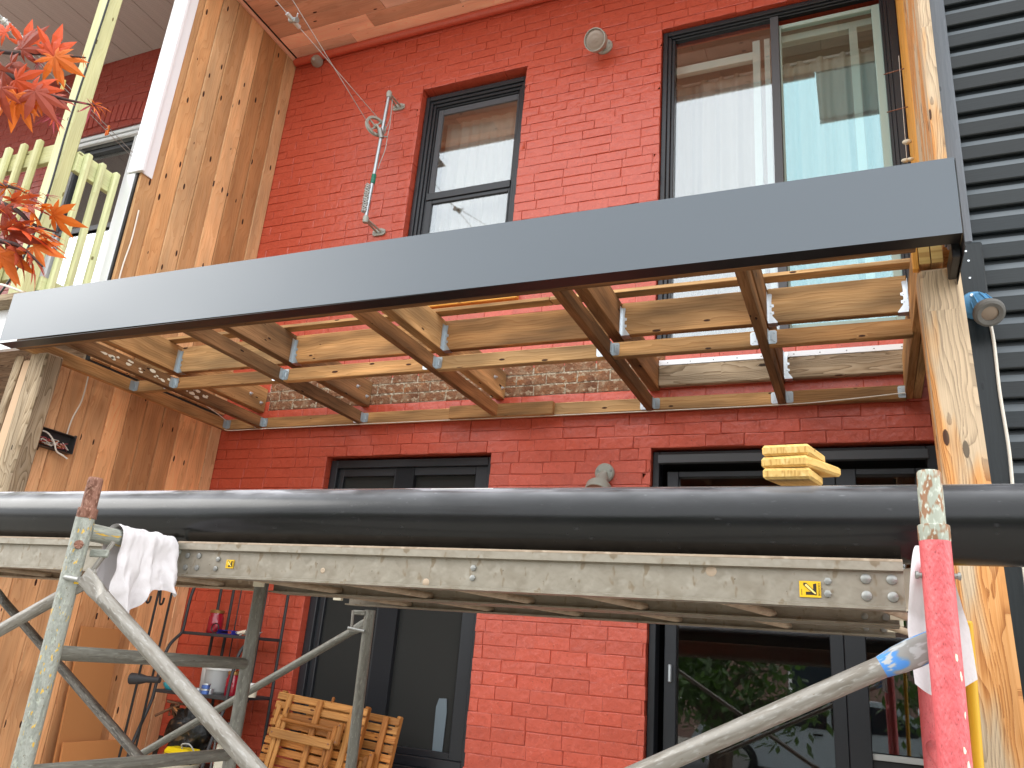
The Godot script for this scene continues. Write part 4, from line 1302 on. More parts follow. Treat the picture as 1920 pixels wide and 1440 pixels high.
func spigot(parent: Node, top: Vector3, m: Material, r: float, collar_y: float) -> void:
	part("spigot", lathe([Vector2(0, collar_y - top.y - 0.05), Vector2(r * 0.8, collar_y - top.y - 0.05), Vector2(r * 0.82, -0.03), Vector2(r * 0.8, -0.022), Vector2(r * 0.8, -0.01), Vector2(r * 0.77, -0.002), Vector2(r * 0.7, 0.0), Vector2(r * 0.6, -0.001), Vector2(0, -0.003)], 20), m, parent, Transform3D(Basis.IDENTITY, top))
	part("collar", lathe([Vector2(r * 1.0, -0.024), Vector2(r * 1.03, -0.022), Vector2(r * 1.03, -0.001), Vector2(r * 0.98, 0.0), Vector2(r * 0.8, 0.0)], 20), m, parent, Transform3D(Basis.IDENTITY, Vector3(top.x, collar_y, top.z)))

func pin(parent: Node, at: Vector3, d: Vector3, m: Material, r := 0.0055, l := 0.012) -> void:
	part("pin", lathe([Vector2(r, 0), Vector2(r, l * 0.5), Vector2(r * 1.5, l * 0.5), Vector2(r * 1.4, l * 0.9), Vector2(0, l)], 12), m, parent, Transform3D(aim(d), at))

func build_scaffold() -> void:
	# left frame: front and rear leg with rungs between
	var L := thing("scaffold", "grey green scaffold frame with yellow paint flecks and rusty top pin, at left", "scaffold", Vector3(-1.7, 0, 2.4), "scaffold frames")
	var fl := Vector3(-1.692, 0.0, 2.75)
	part("leg", tube([Vector3(-0.006, 0, 0), Vector3(0.0, 1.84, 0)], 0.0215, 20, true, 0.35), M.grey_green_pole, L, Transform3D(Basis.IDENTITY, fl))
	spigot(L, Vector3(-1.69, 1.936, 2.75), M.rust, 0.0215, 1.862)
	pin(L, Vector3(-1.683, 1.915, 2.766), Vector3(0.3, 0, 1), M.rust, 0.005, 0.006)
	part("leg", tube([Vector3(0, 0, 0), Vector3(0, 1.8, 0)], 0.0195, 16, true, 0.35), M.grey_pole, L, Transform3D(Basis.IDENTITY, Vector3(-1.72, 0, 2.06)))
	rod("top_bar", M.grey_green_pole, Vector3(-1.695, 1.81, 2.735), Vector3(-1.72, 1.81, 2.06), 0.021, L, 16)
	for y in [1.536, 1.288, 0.9, 0.5]:
		rod("rung", M.grey_pole, Vector3(-1.695, y, 2.735), Vector3(-1.72, y - 0.006, 2.075), 0.0165, L, 14)
	pin(L, Vector3(-1.676, 1.775, 2.762), Vector3(0.7, 0, 0.7), M.rust, 0.007, 0.012)
	plain("latch_arm", M.grey_green_pole, Vector3(-1.676, 1.752, 2.722), Vector3(-1.618, 1.77, 2.73), L, 0.003)
	rod("latch_bar", M.brace_metal, Vector3(-1.622, 1.79, 2.715), Vector3(-1.655, 1.705, 2.735), 0.006, L, 8)
	rod("pin", M.bolt_metal, Vector3(-1.69, 1.7, 2.765), Vector3(-1.63, 1.696, 2.775), 0.0065, L, 10)
	# right frame, red
	var Rf := thing("scaffold", "red painted scaffold frame with scratched leg and bare metal top, at right", "scaffold", Vector3(0.1, 0, 2.4), "scaffold frames")
	part("leg", tube([Vector3(0, 0, 0), Vector3(0, 1.818, 0)], 0.0215, 22, true, 0.35), M.red_pole, Rf, Transform3D(Basis.IDENTITY, Vector3(0.096, 0, 2.75)))
	spigot(Rf, Vector3(0.096, 1.925, 2.75), M.spigot_metal, 0.0215, 1.842)
	part("leg", tube([Vector3(0, 0, 0), Vector3(0, 1.8, 0)], 0.0215, 18, true, 0.35), M.red_pole, Rf, Transform3D(Basis.IDENTITY, Vector3(0.108, 0, 2.06)))
	rod("top_bar", M.red_pole, Vector3(0.098, 1.79, 2.735), Vector3(0.108, 1.79, 2.06), 0.02, Rf, 14)
	for y in [1.5, 1.1, 0.7, 0.3]:
		rod("rung", M.red_pole, Vector3(0.098, y, 2.735), Vector3(0.108, y, 2.075), 0.0165, Rf, 14)
	for s in [-1.0, 1.0]:
		pin(Rf, Vector3(0.096 + s * 0.0215, 1.768, 2.752), Vector3(s, 0, 0.1), M.bolt_metal, 0.004, 0.009)
	pin(Rf, Vector3(0.1, 1.633, 2.08), Vector3(-0.3, 0, 1), M.rust, 0.006, 0.014)
	for q in [[0.0132, 1.655, 0.6, 0.008], [0.0165, 1.63, 0.45, 0.008], [0.0165, 1.58, 0.5, 0.007], [0.012, 1.535, 0.62, 0.008], [0.0155, 1.515, 0.5, 0.01]]:
		var poly := PackedVector2Array()
		for e in 8:
			poly.append(Vector2.from_angle(TAU * e / 8) * q[3] * 0.75 * R.randf_range(0.4, 1.0) * Vector2(0.45, 1.2))
		var a := asin(q[0] / 0.0215)
		part("paint_drip", prism(poly, 0.001), M.cream, Rf, Transform3D(Basis(Vector3.UP, a) , Vector3(0.096 + q[0], q[1], 2.75 + cos(a) * 0.0217)))
	var yl := thing("yellow_pole", "plain yellow painted pole between the red leg and the weathered post", "pole", Vector3(0.21, 0, 2.0))
	part("pole", tube([Vector3(-0.02, 0, 0), Vector3(0.02, 1.76, 0)], 0.012, 16), M.yellow_paint, yl, Transform3D(Basis.IDENTITY, Vector3(0.178, 0, 2.0)))
	part("top_cap", lathe([Vector2(0.012, 0), Vector2(0.01, 0.005), Vector2(0, 0.006)], 16), M.yellow_paint, yl, Transform3D(Basis.IDENTITY, Vector3(0.178 + 0.02, 1.76, 2.0)))
	# the single leg further back
	var mp := thing("scaffold_upright", "slim grey scaffold leg hooked under the planks, before the lower window", "scaffold", Vector3(-1.69, 0, 1.49))
	part("leg", tube([Vector3(0.02, 0, 0), Vector3(0.0, 1.735, 0)], 0.02, 16, true, 0.35), M.grey_pole, mp, Transform3D(Basis.IDENTITY, Vector3(-1.682, 0, 1.49)))
	plain("latch_arm", M.grey_pole, Vector3(-1.745, 1.715, 1.5), Vector3(-1.69, 1.732, 1.512), mp, 0.003)
	rod("latch_bar", M.brace_metal, Vector3(-1.742, 1.73, 1.51), Vector3(-1.738, 1.668, 1.51), 0.005, mp, 8)
	rod("pin", M.bolt_metal, Vector3(-1.75, 1.667, 1.515), Vector3(-1.68, 1.66, 1.51), 0.006, mp, 8)
	# braces
	brace("grey cross brace with a blue sprayed end, running down right from the left frame", Vector3(-1.585, 1.694, 2.79), Vector3(-0.4, 1.0, 2.79), 0.0165, M.brace_metal, false, false)
	brace("grey cross brace with a blue sprayed end behind the red leg", Vector3(0.075, 1.668, 2.725), Vector3(-1.2, 1.01, 2.725), 0.0155, M.brace_metal, true, false)
	brace("grey cross brace with a yellow end running down left out of view", Vector3(-1.64, 1.7, 2.74), Vector3(-2.9, 1.07, 2.74), 0.0145, M.brace_metal)
	brace("dark cross brace slanting down right behind the left frame", Vector3(-2.9, 1.685, 2.07), Vector3(-1.75, 1.07, 2.07), 0.0145, M.brace_dark)
	brace("dull grey cross brace slanting from the slim leg down behind the left frame", Vector3(-1.715, 1.69, 1.455), Vector3(-3.0, 0.95, 1.455), 0.0145, M.grey_pole)
	plain("sticker", M.label_yellow, Vector3(-1.668, 1.687, 2.7555), Vector3(-1.65, 1.7, 2.757), L, 0.0)

func rail_mesh(len: float, lip: float) -> ArrayMesh:
	# a channel rail along x: web facing +z, flanges at top and bottom
	var p := PackedVector2Array([Vector2(-0.03, 0.0), Vector2(0.012, 0.0), Vector2(0.012, 0.005), Vector2(0.0, 0.007), Vector2(0.0, 0.068), Vector2(0.012, 0.07), Vector2(0.012, 0.086), Vector2(-0.03, 0.086), Vector2(-0.03, 0.082), Vector2(-0.005, 0.08), Vector2(-0.005, 0.006), Vector2(-0.03, 0.004)])
	return prism(p, len)

func build_planks() -> void:
	var zs := [[2.44, 2.02], [1.985, 1.6]]
	var names := ["aluminium scaffold plank nearest the yard, carrying the black pipe", "aluminium scaffold plank on the house side under the black pipe"]
	var turn := Basis(Vector3(0, 0, 1), Vector3(0, 1, 0), Vector3(-1, 0, 0)) # channel profile x -> z
	for k in 2:
		var p := thing("scaffold_plank", names[k], "scaffold plank", Vector3(-0.83, 1.742, zs[k][0]), "aluminium scaffold planks")
		var x0 := -1.70
		var x1 := 0.062
		part("side_rail", rail_mesh(x1 - x0, 0.0), M.plank_aluminium, p, Transform3D(turn, Vector3((x0 + x1) / 2, 1.742, zs[k][0])))
		part("side_rail", rail_mesh(x1 - x0, 0.0), M.plank_aluminium, p, Transform3D(Basis(Vector3(0, 0, -1), Vector3(0, 1, 0), Vector3(1, 0, 0)), Vector3((x0 + x1) / 2, 1.742, zs[k][1])))
		plain("deck", M.plank_underside, Vector3(x0, 1.8285, zs[k][1] - 0.006), Vector3(x1, 1.834, zs[k][0] + 0.006), p, 0.001)
		for c in 6:
			var cx := -1.55 + c * 0.31
			var z0: float = zs[k][0]
			var z1: float = zs[k][1]
			var st := begin()
			add_tube(st, [Vector3(cx, 1.757, z0 - 0.006), Vector3(cx + 0.1, 1.757, z1 + 0.006)], 0.009, 8)
			part("cross_member", finish(st), M.plank_underside, p)
			plain("gusset", M.brace_dark, Vector3(cx + 0.09, 1.752, z1 + 0.001), Vector3(cx + 0.14, 1.8, z1 + 0.004), p, 0.0)
		for e in [[0.0, 0.8], [0.044, 0.7]]:
			for y in [1.766, 1.797]:
				part("rivet", lathe([Vector2(0.0095, 0), Vector2(0.009, 0.003), Vector2(0.005, 0.005), Vector2(0, 0.0055)], 14), M.bolt_metal, p, Transform3D(aim(Vector3.BACK), Vector3(-0.002 + e[0], y, zs[k][0] + 0.0005)))
				part("rivet", lathe([Vector2(0.0075, 0), Vector2(0.007, 0.003), Vector2(0, 0.005)], 12), M.bolt_metal, p, Transform3D(aim(Vector3.BACK), Vector3(-1.62 - e[0] * 0.9, y, zs[k][0] + 0.0005)))
			part("rivet", lathe([Vector2(0.008, 0), Vector2(0.007, 0.004), Vector2(0, 0.006)], 12), M.bolt_metal, p, Transform3D(aim(Vector3.BACK), Vector3(-0.01 + e[0], 1.762, zs[k][1] + 0.004)))
		for q in [[-0.068, 1.79], [-0.069, 1.767], [-0.812, 1.791], [-0.812, 1.769], [-1.553, 1.79], [-1.556, 1.766]]:
			part("bolt", lathe([Vector2(0.007, 0), Vector2(0.007, 0.003), Vector2(0.004, 0.004), Vector2(0, 0.004)], 6), M.bolt_metal, p, Transform3D(aim(Vector3.BACK), Vector3(q[0], q[1], zs[k][0] + 0.0005)))
		for x in [x0, x1]:
			for z in [zs[k][0] - 0.08, zs[k][1] + 0.08]:
				var s := signf(x + 0.8)
				var hook := PackedVector2Array([Vector2(-0.02, 0.0), Vector2(0.012, 0.0), Vector2(0.012, 0.03), Vector2(0.03, 0.056), Vector2(0.058, 0.056), Vector2(0.064, 0.045), Vector2(0.07, 0.05), Vector2(0.066, 0.075), Vector2(0.03, 0.08), Vector2(-0.02, 0.07)])
				part("end_hook", prism(hook, 0.014), M.cream, p, Transform3D(Basis(Vector3.UP, 0.0 if s > 0 else PI), Vector3(x, 1.752, z)))
		if k == 0:
			label_plate(p, Vector3(-0.1, 1.774, 2.4415), 0.039, 0.0305)
			label_plate(p, Vector3(-1.511, 1.779, 2.4415), 0.026, 0.022)
			# dents and grime patches on the web
			for q in [[-0.285, 1.802, 0.011], [-0.93, 1.755, 0.009], [-1.22, 1.772, 0.007]]:
				part("dent", lathe([Vector2(q[2], 0.0), Vector2(q[2] * 0.7, 0.0012), Vector2(0, 0.0008)], 12), M.plank_underside, p, Transform3D(aim(Vector3.BACK), Vector3(q[0], q[1], 2.4403)))
	# plank of the next bay
	var q := thing("scaffold_plank", "dull aluminium scaffold plank running out of the picture at left", "scaffold plank", Vector3(-2.9, 1.745, 2.44), "aluminium scaffold planks")
	part("side_rail", rail_mesh(2.0, 0.0), M.plank_aluminium, q, Transform3D(turn, Vector3(-2.75, 1.745, 2.43)))
	part("side_rail", rail_mesh(2.0, 0.0), M.plank_underside, q, Transform3D(Basis(Vector3(0, 0, -1), Vector3(0, 1, 0), Vector3(1, 0, 0)), Vector3(-2.75, 1.745, 2.02)))
	plain("deck", M.plank_underside, Vector3(-3.75, 1.8315, 2.014), Vector3(-1.76, 1.837, 2.436), q, 0.001)
	for c in 5:
		rod("cross_member", M.plank_underside, Vector3(-3.6 + c * 0.4, 1.76, 2.42), Vector3(-3.5 + c * 0.4, 1.76, 2.03), 0.009, q, 8)

func label_plate(parent: Node, at: Vector3, w: float, h: float) -> void:
	# the hire firm's yellow sticker: a slanting beam on a dark corner, one word up its side
	var l := part("sticker", box(Vector3(w, h, 0.0012), 0.0003), M.label_yellow, parent, Transform3D(Basis.IDENTITY, at))
	var z := 0.0009
	var put := func(called: String, poly: Array, m: Material, dz: float) -> void:
		var pv := PackedVector2Array()
		for v in poly:
			pv.append(Vector2((v[0] - 0.5) * w, (0.5 - v[1]) * h))
		part(called, prism(pv, 0.0004), m, l, Transform3D(Basis.IDENTITY, at + Vector3(0, 0, z + dz)))
	put.call("emblem_corner", [[0.64, 0.18], [0.79, 0.14], [0.79, 0.84], [0.3, 0.84], [0.3, 0.66], [0.64, 0.66]], M.label_ink, 0.0)
	put.call("emblem_beam_edge", [[0.2, 0.12], [0.33, 0.12], [0.8, 0.72], [0.76, 0.86], [0.66, 0.8], [0.2, 0.26]], M.label_ink, 0.0006)
	put.call("emblem_beam", [[0.27, 0.22], [0.34, 0.19], [0.77, 0.74], [0.74, 0.8], [0.68, 0.76], [0.27, 0.3]], M.label_cream, 0.0012)
	put.call("emblem_line", [[0.1, 0.5], [0.12, 0.5], [0.12, 0.88], [0.1, 0.88]], M.label_ink, 0.0)
	var tm := TextMesh.new()
	var f := SystemFont.new()
	f.font_names = PackedStringArray(["Droid Sans"])
	tm.font = f
	tm.text = "LOCATION"
	tm.font_size = 32
	tm.pixel_size = h * 0.82 / 165.0
	tm.depth = 0.0004
	part("lettering", tm, M.label_ink, l, Transform3D(Basis(Vector3.BACK, -PI / 2), at + Vector3(w * 0.41, 0, z)))

func build_pipe() -> void:
	var r := 0.0755
	var c := Vector3(0, 1.834 + r, 2.385)
	var p := thing("black_pipe", "long thick glossy black pipe lying along the scaffold planks", "pipe", Vector3(-1.2, 1.91, 2.385))
	var pts := []
	for k in 25:
		pts.append(Vector3(-3.4 + k * 0.2, sin(k * 0.7) * 0.0008, sin(k * 0.45) * 0.001))
	part("pipe_wall", tube(pts, r, 56, true, 4.8), M.pipe_black, p, Transform3D(Basis.IDENTITY, c))
	var tape := sheet(20, 2, func(u, v): return Vector3(lerpf(-0.955, -0.79, u), (r + 0.001) * sin(1.05 + v * 0.06), (r + 0.001) * cos(1.05 + v * 0.06)))
	part("tape", tape, M.white_plastic, p, Transform3D(Basis.IDENTITY, c)).set_meta("label", "strip of shiny white tape")
	# three boards on the pipe
	var where := ["bottom yellow board of the small stack on the black pipe", "middle yellow board of the small stack on the black pipe", "top yellow board of the small stack on the black pipe"]
	for k in 3:
		var b := thing("lumber_board", where[k], "board", Vector3(-0.13, 1.99, 2.38), "boards stacked on the pipe")
		var len: float = [0.30, 0.38, 0.27][k]
		var yaw: float = [-0.03, -0.14, -0.07][k]
		var B := Basis(Vector3.UP, yaw) * Basis(Vector3.RIGHT, 0.17)
		var front := Vector3(-0.139 + [0.002, -0.002, 0.001][k], 2.003 + k * 0.0245, 2.425)
		var s := Vector3(0.094, 0.0225, len)
		part("plank", box(s, 0.005, 2, Vector2(0.3, 1.5), rand_off()), M.yellow_wood, b, Transform3D(B, front + B * Vector3(0, 0, -len / 2)))
		part("end_grain", box(Vector3(s.x - 0.009, s.y - 0.009, 0.002), 0.0008, 2, Vector2(0.1, 0.1), rand_off()), M.end_grain, b, Transform3D(B, front + B * Vector3(0, 0, 0.0008)))

func rag_mesh(w0: float, w1: float, l_front: float, l_back: float, r: float, seed_: int) -> ArrayMesh:
	# cloth hung over a bar along z: bunched on the bar, fanning out below, in deep folds
	var n := FastNoiseLite.new()
	n.seed = seed_
	n.frequency = 1.0
	n.fractal_octaves = 3
	var f := func(u: float, v: float) -> Vector3:
		var t := v * (l_front + PI * r + l_back)
		var p: Vector2
		var down := 0.0
		if t < l_front:
			down = l_front - t
			p = Vector2(r, -down)
		elif t < l_front + PI * r:
			var a := (t - l_front) / r
			p = Vector2(cos(a), sin(a)) * r
		else:
			down = t - l_front - PI * r
			p = Vector2(-r, -down)
		var side := 1.0 if v < 0.5 else -1.0
		var k := clampf(down / 0.2, 0.0, 1.0)
		var w := lerpf(w0, w1, k * (2.0 - k) * 0.7)
		var fold := (sin(u * 17.0 + down * 5.0) * 0.011 + sin(u * 31.0 - down * 9.0) * 0.004 + n.get_noise_2d(u * 3.0, t * 7.0) * 0.03) * (0.25 + k)
		var hem := (0.72 + 0.5 * u + 0.12 * sin(u * 9.0 + seed_)) if down > 0.0 else 1.0
		return Vector3(p.x + side * (fold + k * 0.012), p.y * (hem if down > 0.0 else 1.0) + n.get_noise_2d(u * 5.0, 3.0 + t * 9.0) * 0.006, (u - 0.5) * w + n.get_noise_2d(u * 4.0 + 9.0, t * 8.0) * 0.018 * k)
	return sheet(40, 44, func(u, v): return f.call(1.0 - u, v))

func build_rags() -> void:
	var m: StandardMaterial3D = M.rag
	m.cull_mode = BaseMaterial3D.CULL_DISABLED
	tag(part("white_rag", rag_mesh(0.185, 0.2, 0.15, 0.12, 0.031, 2), m, self, Transform3D(Basis(Vector3.UP, 0.03), Vector3(-1.703, 1.812, 2.56))), "white cloth rag draped over the left frame's top bar", "rag")
	var hang := func(u: float, v: float) -> Vector3:
		var w := lerpf(0.03, 0.088, pow(clampf(v * 1.6, 0, 1), 0.7))
		var x := (u - 0.5) * w
		var drop := lerpf(0.2, 0.235, sin(u * 4.0) * 0.5 + 0.5) * v
		return Vector3(x - 0.006 + 0.012 * v, -drop, 0.022 * sin(PI * clampf(v * 2, 0, 1)) + sin(u * 13.0 + v * 2.0) * 0.007 * (0.3 + v))
	var r2 := part("white_rag", sheet(36, 40, func(u, v): return hang.call(1.0 - u, v)), m, self, Transform3D(Basis.IDENTITY, Vector3(0.098, 1.835, 2.60)))
	tag(r2, "white cloth hanging behind the red scaffold leg", "rag")

# ---------------------------------------------------------------- lamps, clothes line, electrical box
func wall_lamp(label: String, at: Vector3, d: Vector3, k: float) -> void:
	var l := thing("wall_lamp", label, "lamp", at, "round grey wall lamps")
	var z := aim(Vector3.BACK)
	part("back_plate", lathe([Vector2(0.054 * k, 0), Vector2(0.054 * k, 0.012), Vector2(0.048 * k, 0.02), Vector2(0.0, 0.022)], 24), M.light_body, l, Transform3D(z, at))
	var o := at + Vector3(0, -0.004, 0.02)
	rod("elbow", M.light_body, o - Vector3(0, 0, 0.01), o + d * 0.05, 0.024 * k, l, 14)
	for s in [-1.0, 1.0]:
		part("screw", lathe([Vector2(0.007, 0), Vector2(0.007, 0.005), Vector2(0, 0.006)], 8), M.bolt_metal, l, Transform3D(z, at + Vector3(s * 0.036 * k, 0.012, 0.019)))
	var B := aim(d)
	part("shade", lathe([Vector2(0.0, 0.02), Vector2(0.028, 0.022), Vector2(0.034, 0.03), Vector2(0.036, 0.075), Vector2(0.046, 0.09), Vector2(0.066, 0.1), Vector2(0.07, 0.108), Vector2(0.071, 0.15), Vector2(0.066, 0.152), Vector2(0.064, 0.138), Vector2(0.05, 0.12)].map(func(v): return v * k), 28), M.light_body, l, Transform3D(B, o))
	var st := begin()
	var prof := [Vector2(0.064, 0.136), Vector2(0.062, 0.142), Vector2(0.054, 0.1415), Vector2(0.044, 0.143), Vector2(0.036, 0.1425), Vector2(0.02, 0.1435), Vector2(0, 0.143)].map(func(v): return v * k)
	add_lathe(st, Transform3D.IDENTITY, prof, 28)
	part("lens", finish(st), M.light_lens, l, Transform3D(B, o))

func build_lamps() -> void:
	wall_lamp("grey floodlight with a round pinkish lens high on the red wall between the windows", Vector3(-1.40, 5.5, 0.0), Vector3(-0.1, -0.42, 0.9).normalized(), 1.05)
	wall_lamp("grey wall lamp pointing down, between the lower window and the lower patio door", Vector3(-1.27, 2.6, 0.0), Vector3(-0.05, -0.82, 0.52).normalized(), 1.0)

func build_clothesline() -> void:
	var p := thing("clothesline_bracket", "clothesline pulley on a tall metal rod held off the red wall by two arms", "pulley", Vector3(-2.96, 4.85, 0.1))
	var top := Vector3(-2.925, 5.335, 0.2)
	var bot := Vector3(-2.957, 4.325, 0.2)
	rod("rod", M.galvanised, bot, top, 0.0125, p, 14)
	for q in [[top, 5.39, -2.965], [bot, 4.345, -2.972]]:
		var w := Vector3(q[2], q[1] - 0.01, 0.012)
		var e: Vector3 = q[0]
		var st := begin()
		for s in [-1.0, 1.0]:
			add_tube(st, [w + Vector3(s * 0.018, 0, 0), e + Vector3(s * 0.008, 0, 0)], 0.008, 6)
		part("arm", finish(st), M.light_body, p)
		part("end_knob", lathe([Vector2(0, -0.03), Vector2(0.017, -0.028), Vector2(0.02, -0.01), Vector2(0.02, 0.012), Vector2(0.014, 0.024), Vector2(0, 0.027)], 14), M.light_body, p, Transform3D(Basis.IDENTITY, e))
		var foot := PackedVector2Array([Vector2(-0.05, -0.018), Vector2(-0.03, -0.028), Vector2(0.03, -0.028), Vector2(0.05, -0.018), Vector2(0.05, 0.012), Vector2(0.02, 0.026), Vector2(-0.02, 0.026), Vector2(-0.05, 0.012)])
		part("wall_foot", prism(foot, 0.01), M.light_body, p, Transform3D(Basis.IDENTITY, w - Vector3(0, 0, 0.004)))
		for s in [-1.0, 1.0]:
			part("screw", lathe([Vector2(0.006, 0), Vector2(0.005, 0.003), Vector2(0, 0.004)], 8), M.bolt_metal, p, Transform3D(aim(Vector3.BACK), w + Vector3(s * 0.038, -0.004, 0.001)))
	# the grooved wheel with its fork
	var wc := Vector3(-2.985, 5.065, 0.215)
	var ax := Vector3(0.86, 0.1, 0.5).normalized()
	var W := aim(ax)
	part("wheel", lathe([Vector2(0.062, -0.009), Vector2(0.076, -0.011), Vector2(0.079, -0.009), Vector2(0.071, 0.0), Vector2(0.079, 0.009), Vector2(0.076, 0.011), Vector2(0.062, 0.009), Vector2(0.062, -0.009)], 32), M.light_body, p, Transform3D(W, wc))
	for k in 4:
		var a := TAU * k / 4 + 0.4
		rod("spoke", M.light_body, wc, wc + W * Vector3(cos(a), 0, sin(a)) * 0.064, 0.006, p, 6)
	part("hub", lathe([Vector2(0, -0.014), Vector2(0.014, -0.014), Vector2(0.014, 0.014), Vector2(0, 0.014)], 12), M.light_body, p, Transform3D(W, wc))
	rod("fork", M.light_body, wc + ax * 0.016, Vector3(-2.93, 5.0, 0.205), 0.008, p, 8)
	rod("clamp", M.bolt_metal, Vector3(-2.945, 5.03, 0.22), Vector3(-2.93, 4.965, 0.2), 0.019, p, 10)
	rod("bolt", M.bolt_metal, Vector3(-2.945, 4.99, 0.2), Vector3(-2.885, 4.965, 0.2), 0.005, p, 8)
	# coiled spare line at the lower end
	var coil := []
	for k in 90:
		var t := k / 89.0
		coil.append(Vector3(-2.97 + sin(k * 1.9) * 0.02, 4.37 + absf(fposmod(t * 7.0, 2.0) - 1.0) * 0.22, 0.215 + cos(k * 1.9) * 0.014))
	part("spare_line", tube(curve(coil, 2), 0.004, 5), M.wire_grey, p)
	part("grip", tube([Vector3(-2.946, 4.60, 0.2), Vector3(-2.945, 4.67, 0.2)], 0.016, 12), mat("grip_green", Color(0.1, 0.45, 0.36), 0.5), p)
	part("loose_line", tube(curve([Vector3(-2.905, 5.3, 0.18), Vector3(-2.9, 5.1, 0.17), Vector3(-2.89, 4.99, 0.19), Vector3(-2.9, 4.88, 0.18), Vector3(-2.925, 4.78, 0.18), Vector3(-2.925, 4.72, 0.19)]), 0.003, 5), M.wire_grey, p)
	part("loose_line", tube(curve([Vector3(-2.92, 5.3, 0.16), Vector3(-2.915, 5.15, 0.16), Vector3(-2.93, 5.02, 0.19)]), 0.003, 5), M.wire_grey, p)
	# the two wires run out over the yard to a pole
	var d := Vector3(-0.155, 0.18, 1.0)
	var a1 := wc + Vector3(0, 0.077, 0)
	var a2 := wc + Vector3(0.01, -0.077, 0)
	var far := 13.0
	var end1 := a1 + d * far
	var end2 := Vector3(-2.99, 5.265, 1.2) + (Vector3(-2.99, 5.265, 1.2) - a2) * far
	tag(part("clothesline", tube([a1, a1.lerp(end1, 0.5), end1], 0.0026, 6), M.wire_grey, self), "upper clothesline wire running from the pulley wheel out over the yard", "wire")
	tag(part("clothesline", tube([a2, a2.lerp(end2, 0.5), end2], 0.0026, 6), M.wire_grey, self), "lower clothesline wire running from the pulley wheel out over the yard", "wire")
	var s := thing("line_tightener", "small metal line tightener clipped to the clothesline under the ceiling corner", "tightener", a1 + d * 0.8)
	var c := a1 + d * 0.82
	rod("body", M.bright_zinc, c - d * 0.05, c + d * 0.06, 0.014, s, 10)
	rod("ratchet", M.bolt_metal, c + Vector3(-0.03, 0.016, 0), c + Vector3(0.035, -0.01, 0.01), 0.018, s, 10)
	rod("handle", M.bright_zinc, c + Vector3(0.02, 0.0, 0.0), c + Vector3(0.05, 0.02, 0.03), 0.005, s, 6)
	var g := thing("ceiling_hook", "grey cone shaped fitting in the corner under the board ceiling", "fitting", Vector3(-3.8, 6.0, 0.06))
	part("cone", lathe([Vector2(0.05, 0.0), Vector2(0.045, 0.02), Vector2(0.02, 0.06), Vector2(0.012, 0.09), Vector2(0, 0.092)], 16), M.light_body, g, Transform3D(aim(Vector3(0.3, -0.5, 0.8)), Vector3(-3.8, 6.0, 0.03)))
	# the neighbour's lines
	var nd := Vector3(0.09, 0.14, 1.0)
	var n1 := Vector3(-5.27, 5.14, 0.0)
	var n2 := Vector3(-5.06, 5.0, 0.0)
	tag(part("clothesline", tube([n1, n1 + nd * 6.0], 0.003, 6), M.wire_grey, self), "neighbour's clothesline passing behind the pale green post, the higher one", "wire")
	tag(part("clothesline", tube([n2, n2 + nd * 6.0], 0.003, 6), M.wire_grey, self), "neighbour's clothesline carrying the clothes pegs, the lower one", "wire")
	var t := thing("line_spreader", "white ribbed plastic line spreader left of the pale green post", "spreader", n2 + nd)
	var tc := n2 + nd * 1.62
	var td := nd.normalized()
	part("body", box(Vector3(0.03, 0.17, 0.03), 0.006), M.white_plastic, t, Transform3D(aim(td), tc))
	for k in 7:
		part("rib", box(Vector3(0.036, 0.008, 0.036), 0.002), M.grey_plastic, t, Transform3D(aim(td), tc + td * (-0.07 + k * 0.022)))
	rod("hook", M.bright_zinc, tc + td * 0.08, tc + td * 0.15, 0.012, t, 8)
	for q in [[0.75, "pin_orange", "orange clothes peg on the neighbour's line before the dark window"], [1.18, "pin_yellow", "yellowish clothes peg just right of the pale green post"]]:
		var at: Vector3 = n2 + nd * q[0] + Vector3(0, -0.025, 0)
		var k := thing("clothes_peg", q[2], "clothes peg", at)
		for sgn in [-1.0, 1.0]:
			part("jaw", box(Vector3(0.008, 0.085, 0.014), 0.002), M[q[1]], k, Transform3D(Basis(Vector3.BACK, sgn * 0.07), at + Vector3(sgn * 0.0075, 0, 0)))
		rod("spring", M.bolt_metal, at + Vector3(-0.011, 0.006, 0.009), at + Vector3(0.011, 0.006, 0.009), 0.004, k, 6)
	var pole := thing("clothesline_pole", "tall wooden clothesline pole at the back of the yard", "pole", Vector3(-5.0, 0, 13.2))
	part("shaft", tube([Vector3(0, 0, 0), Vector3(0, 7.8, 0)], [0.14, 0.1], 14, true, 1.0), M.bark, pole, Transform3D(Basis.IDENTITY, Vector3(-5.0, 0, 13.3)))

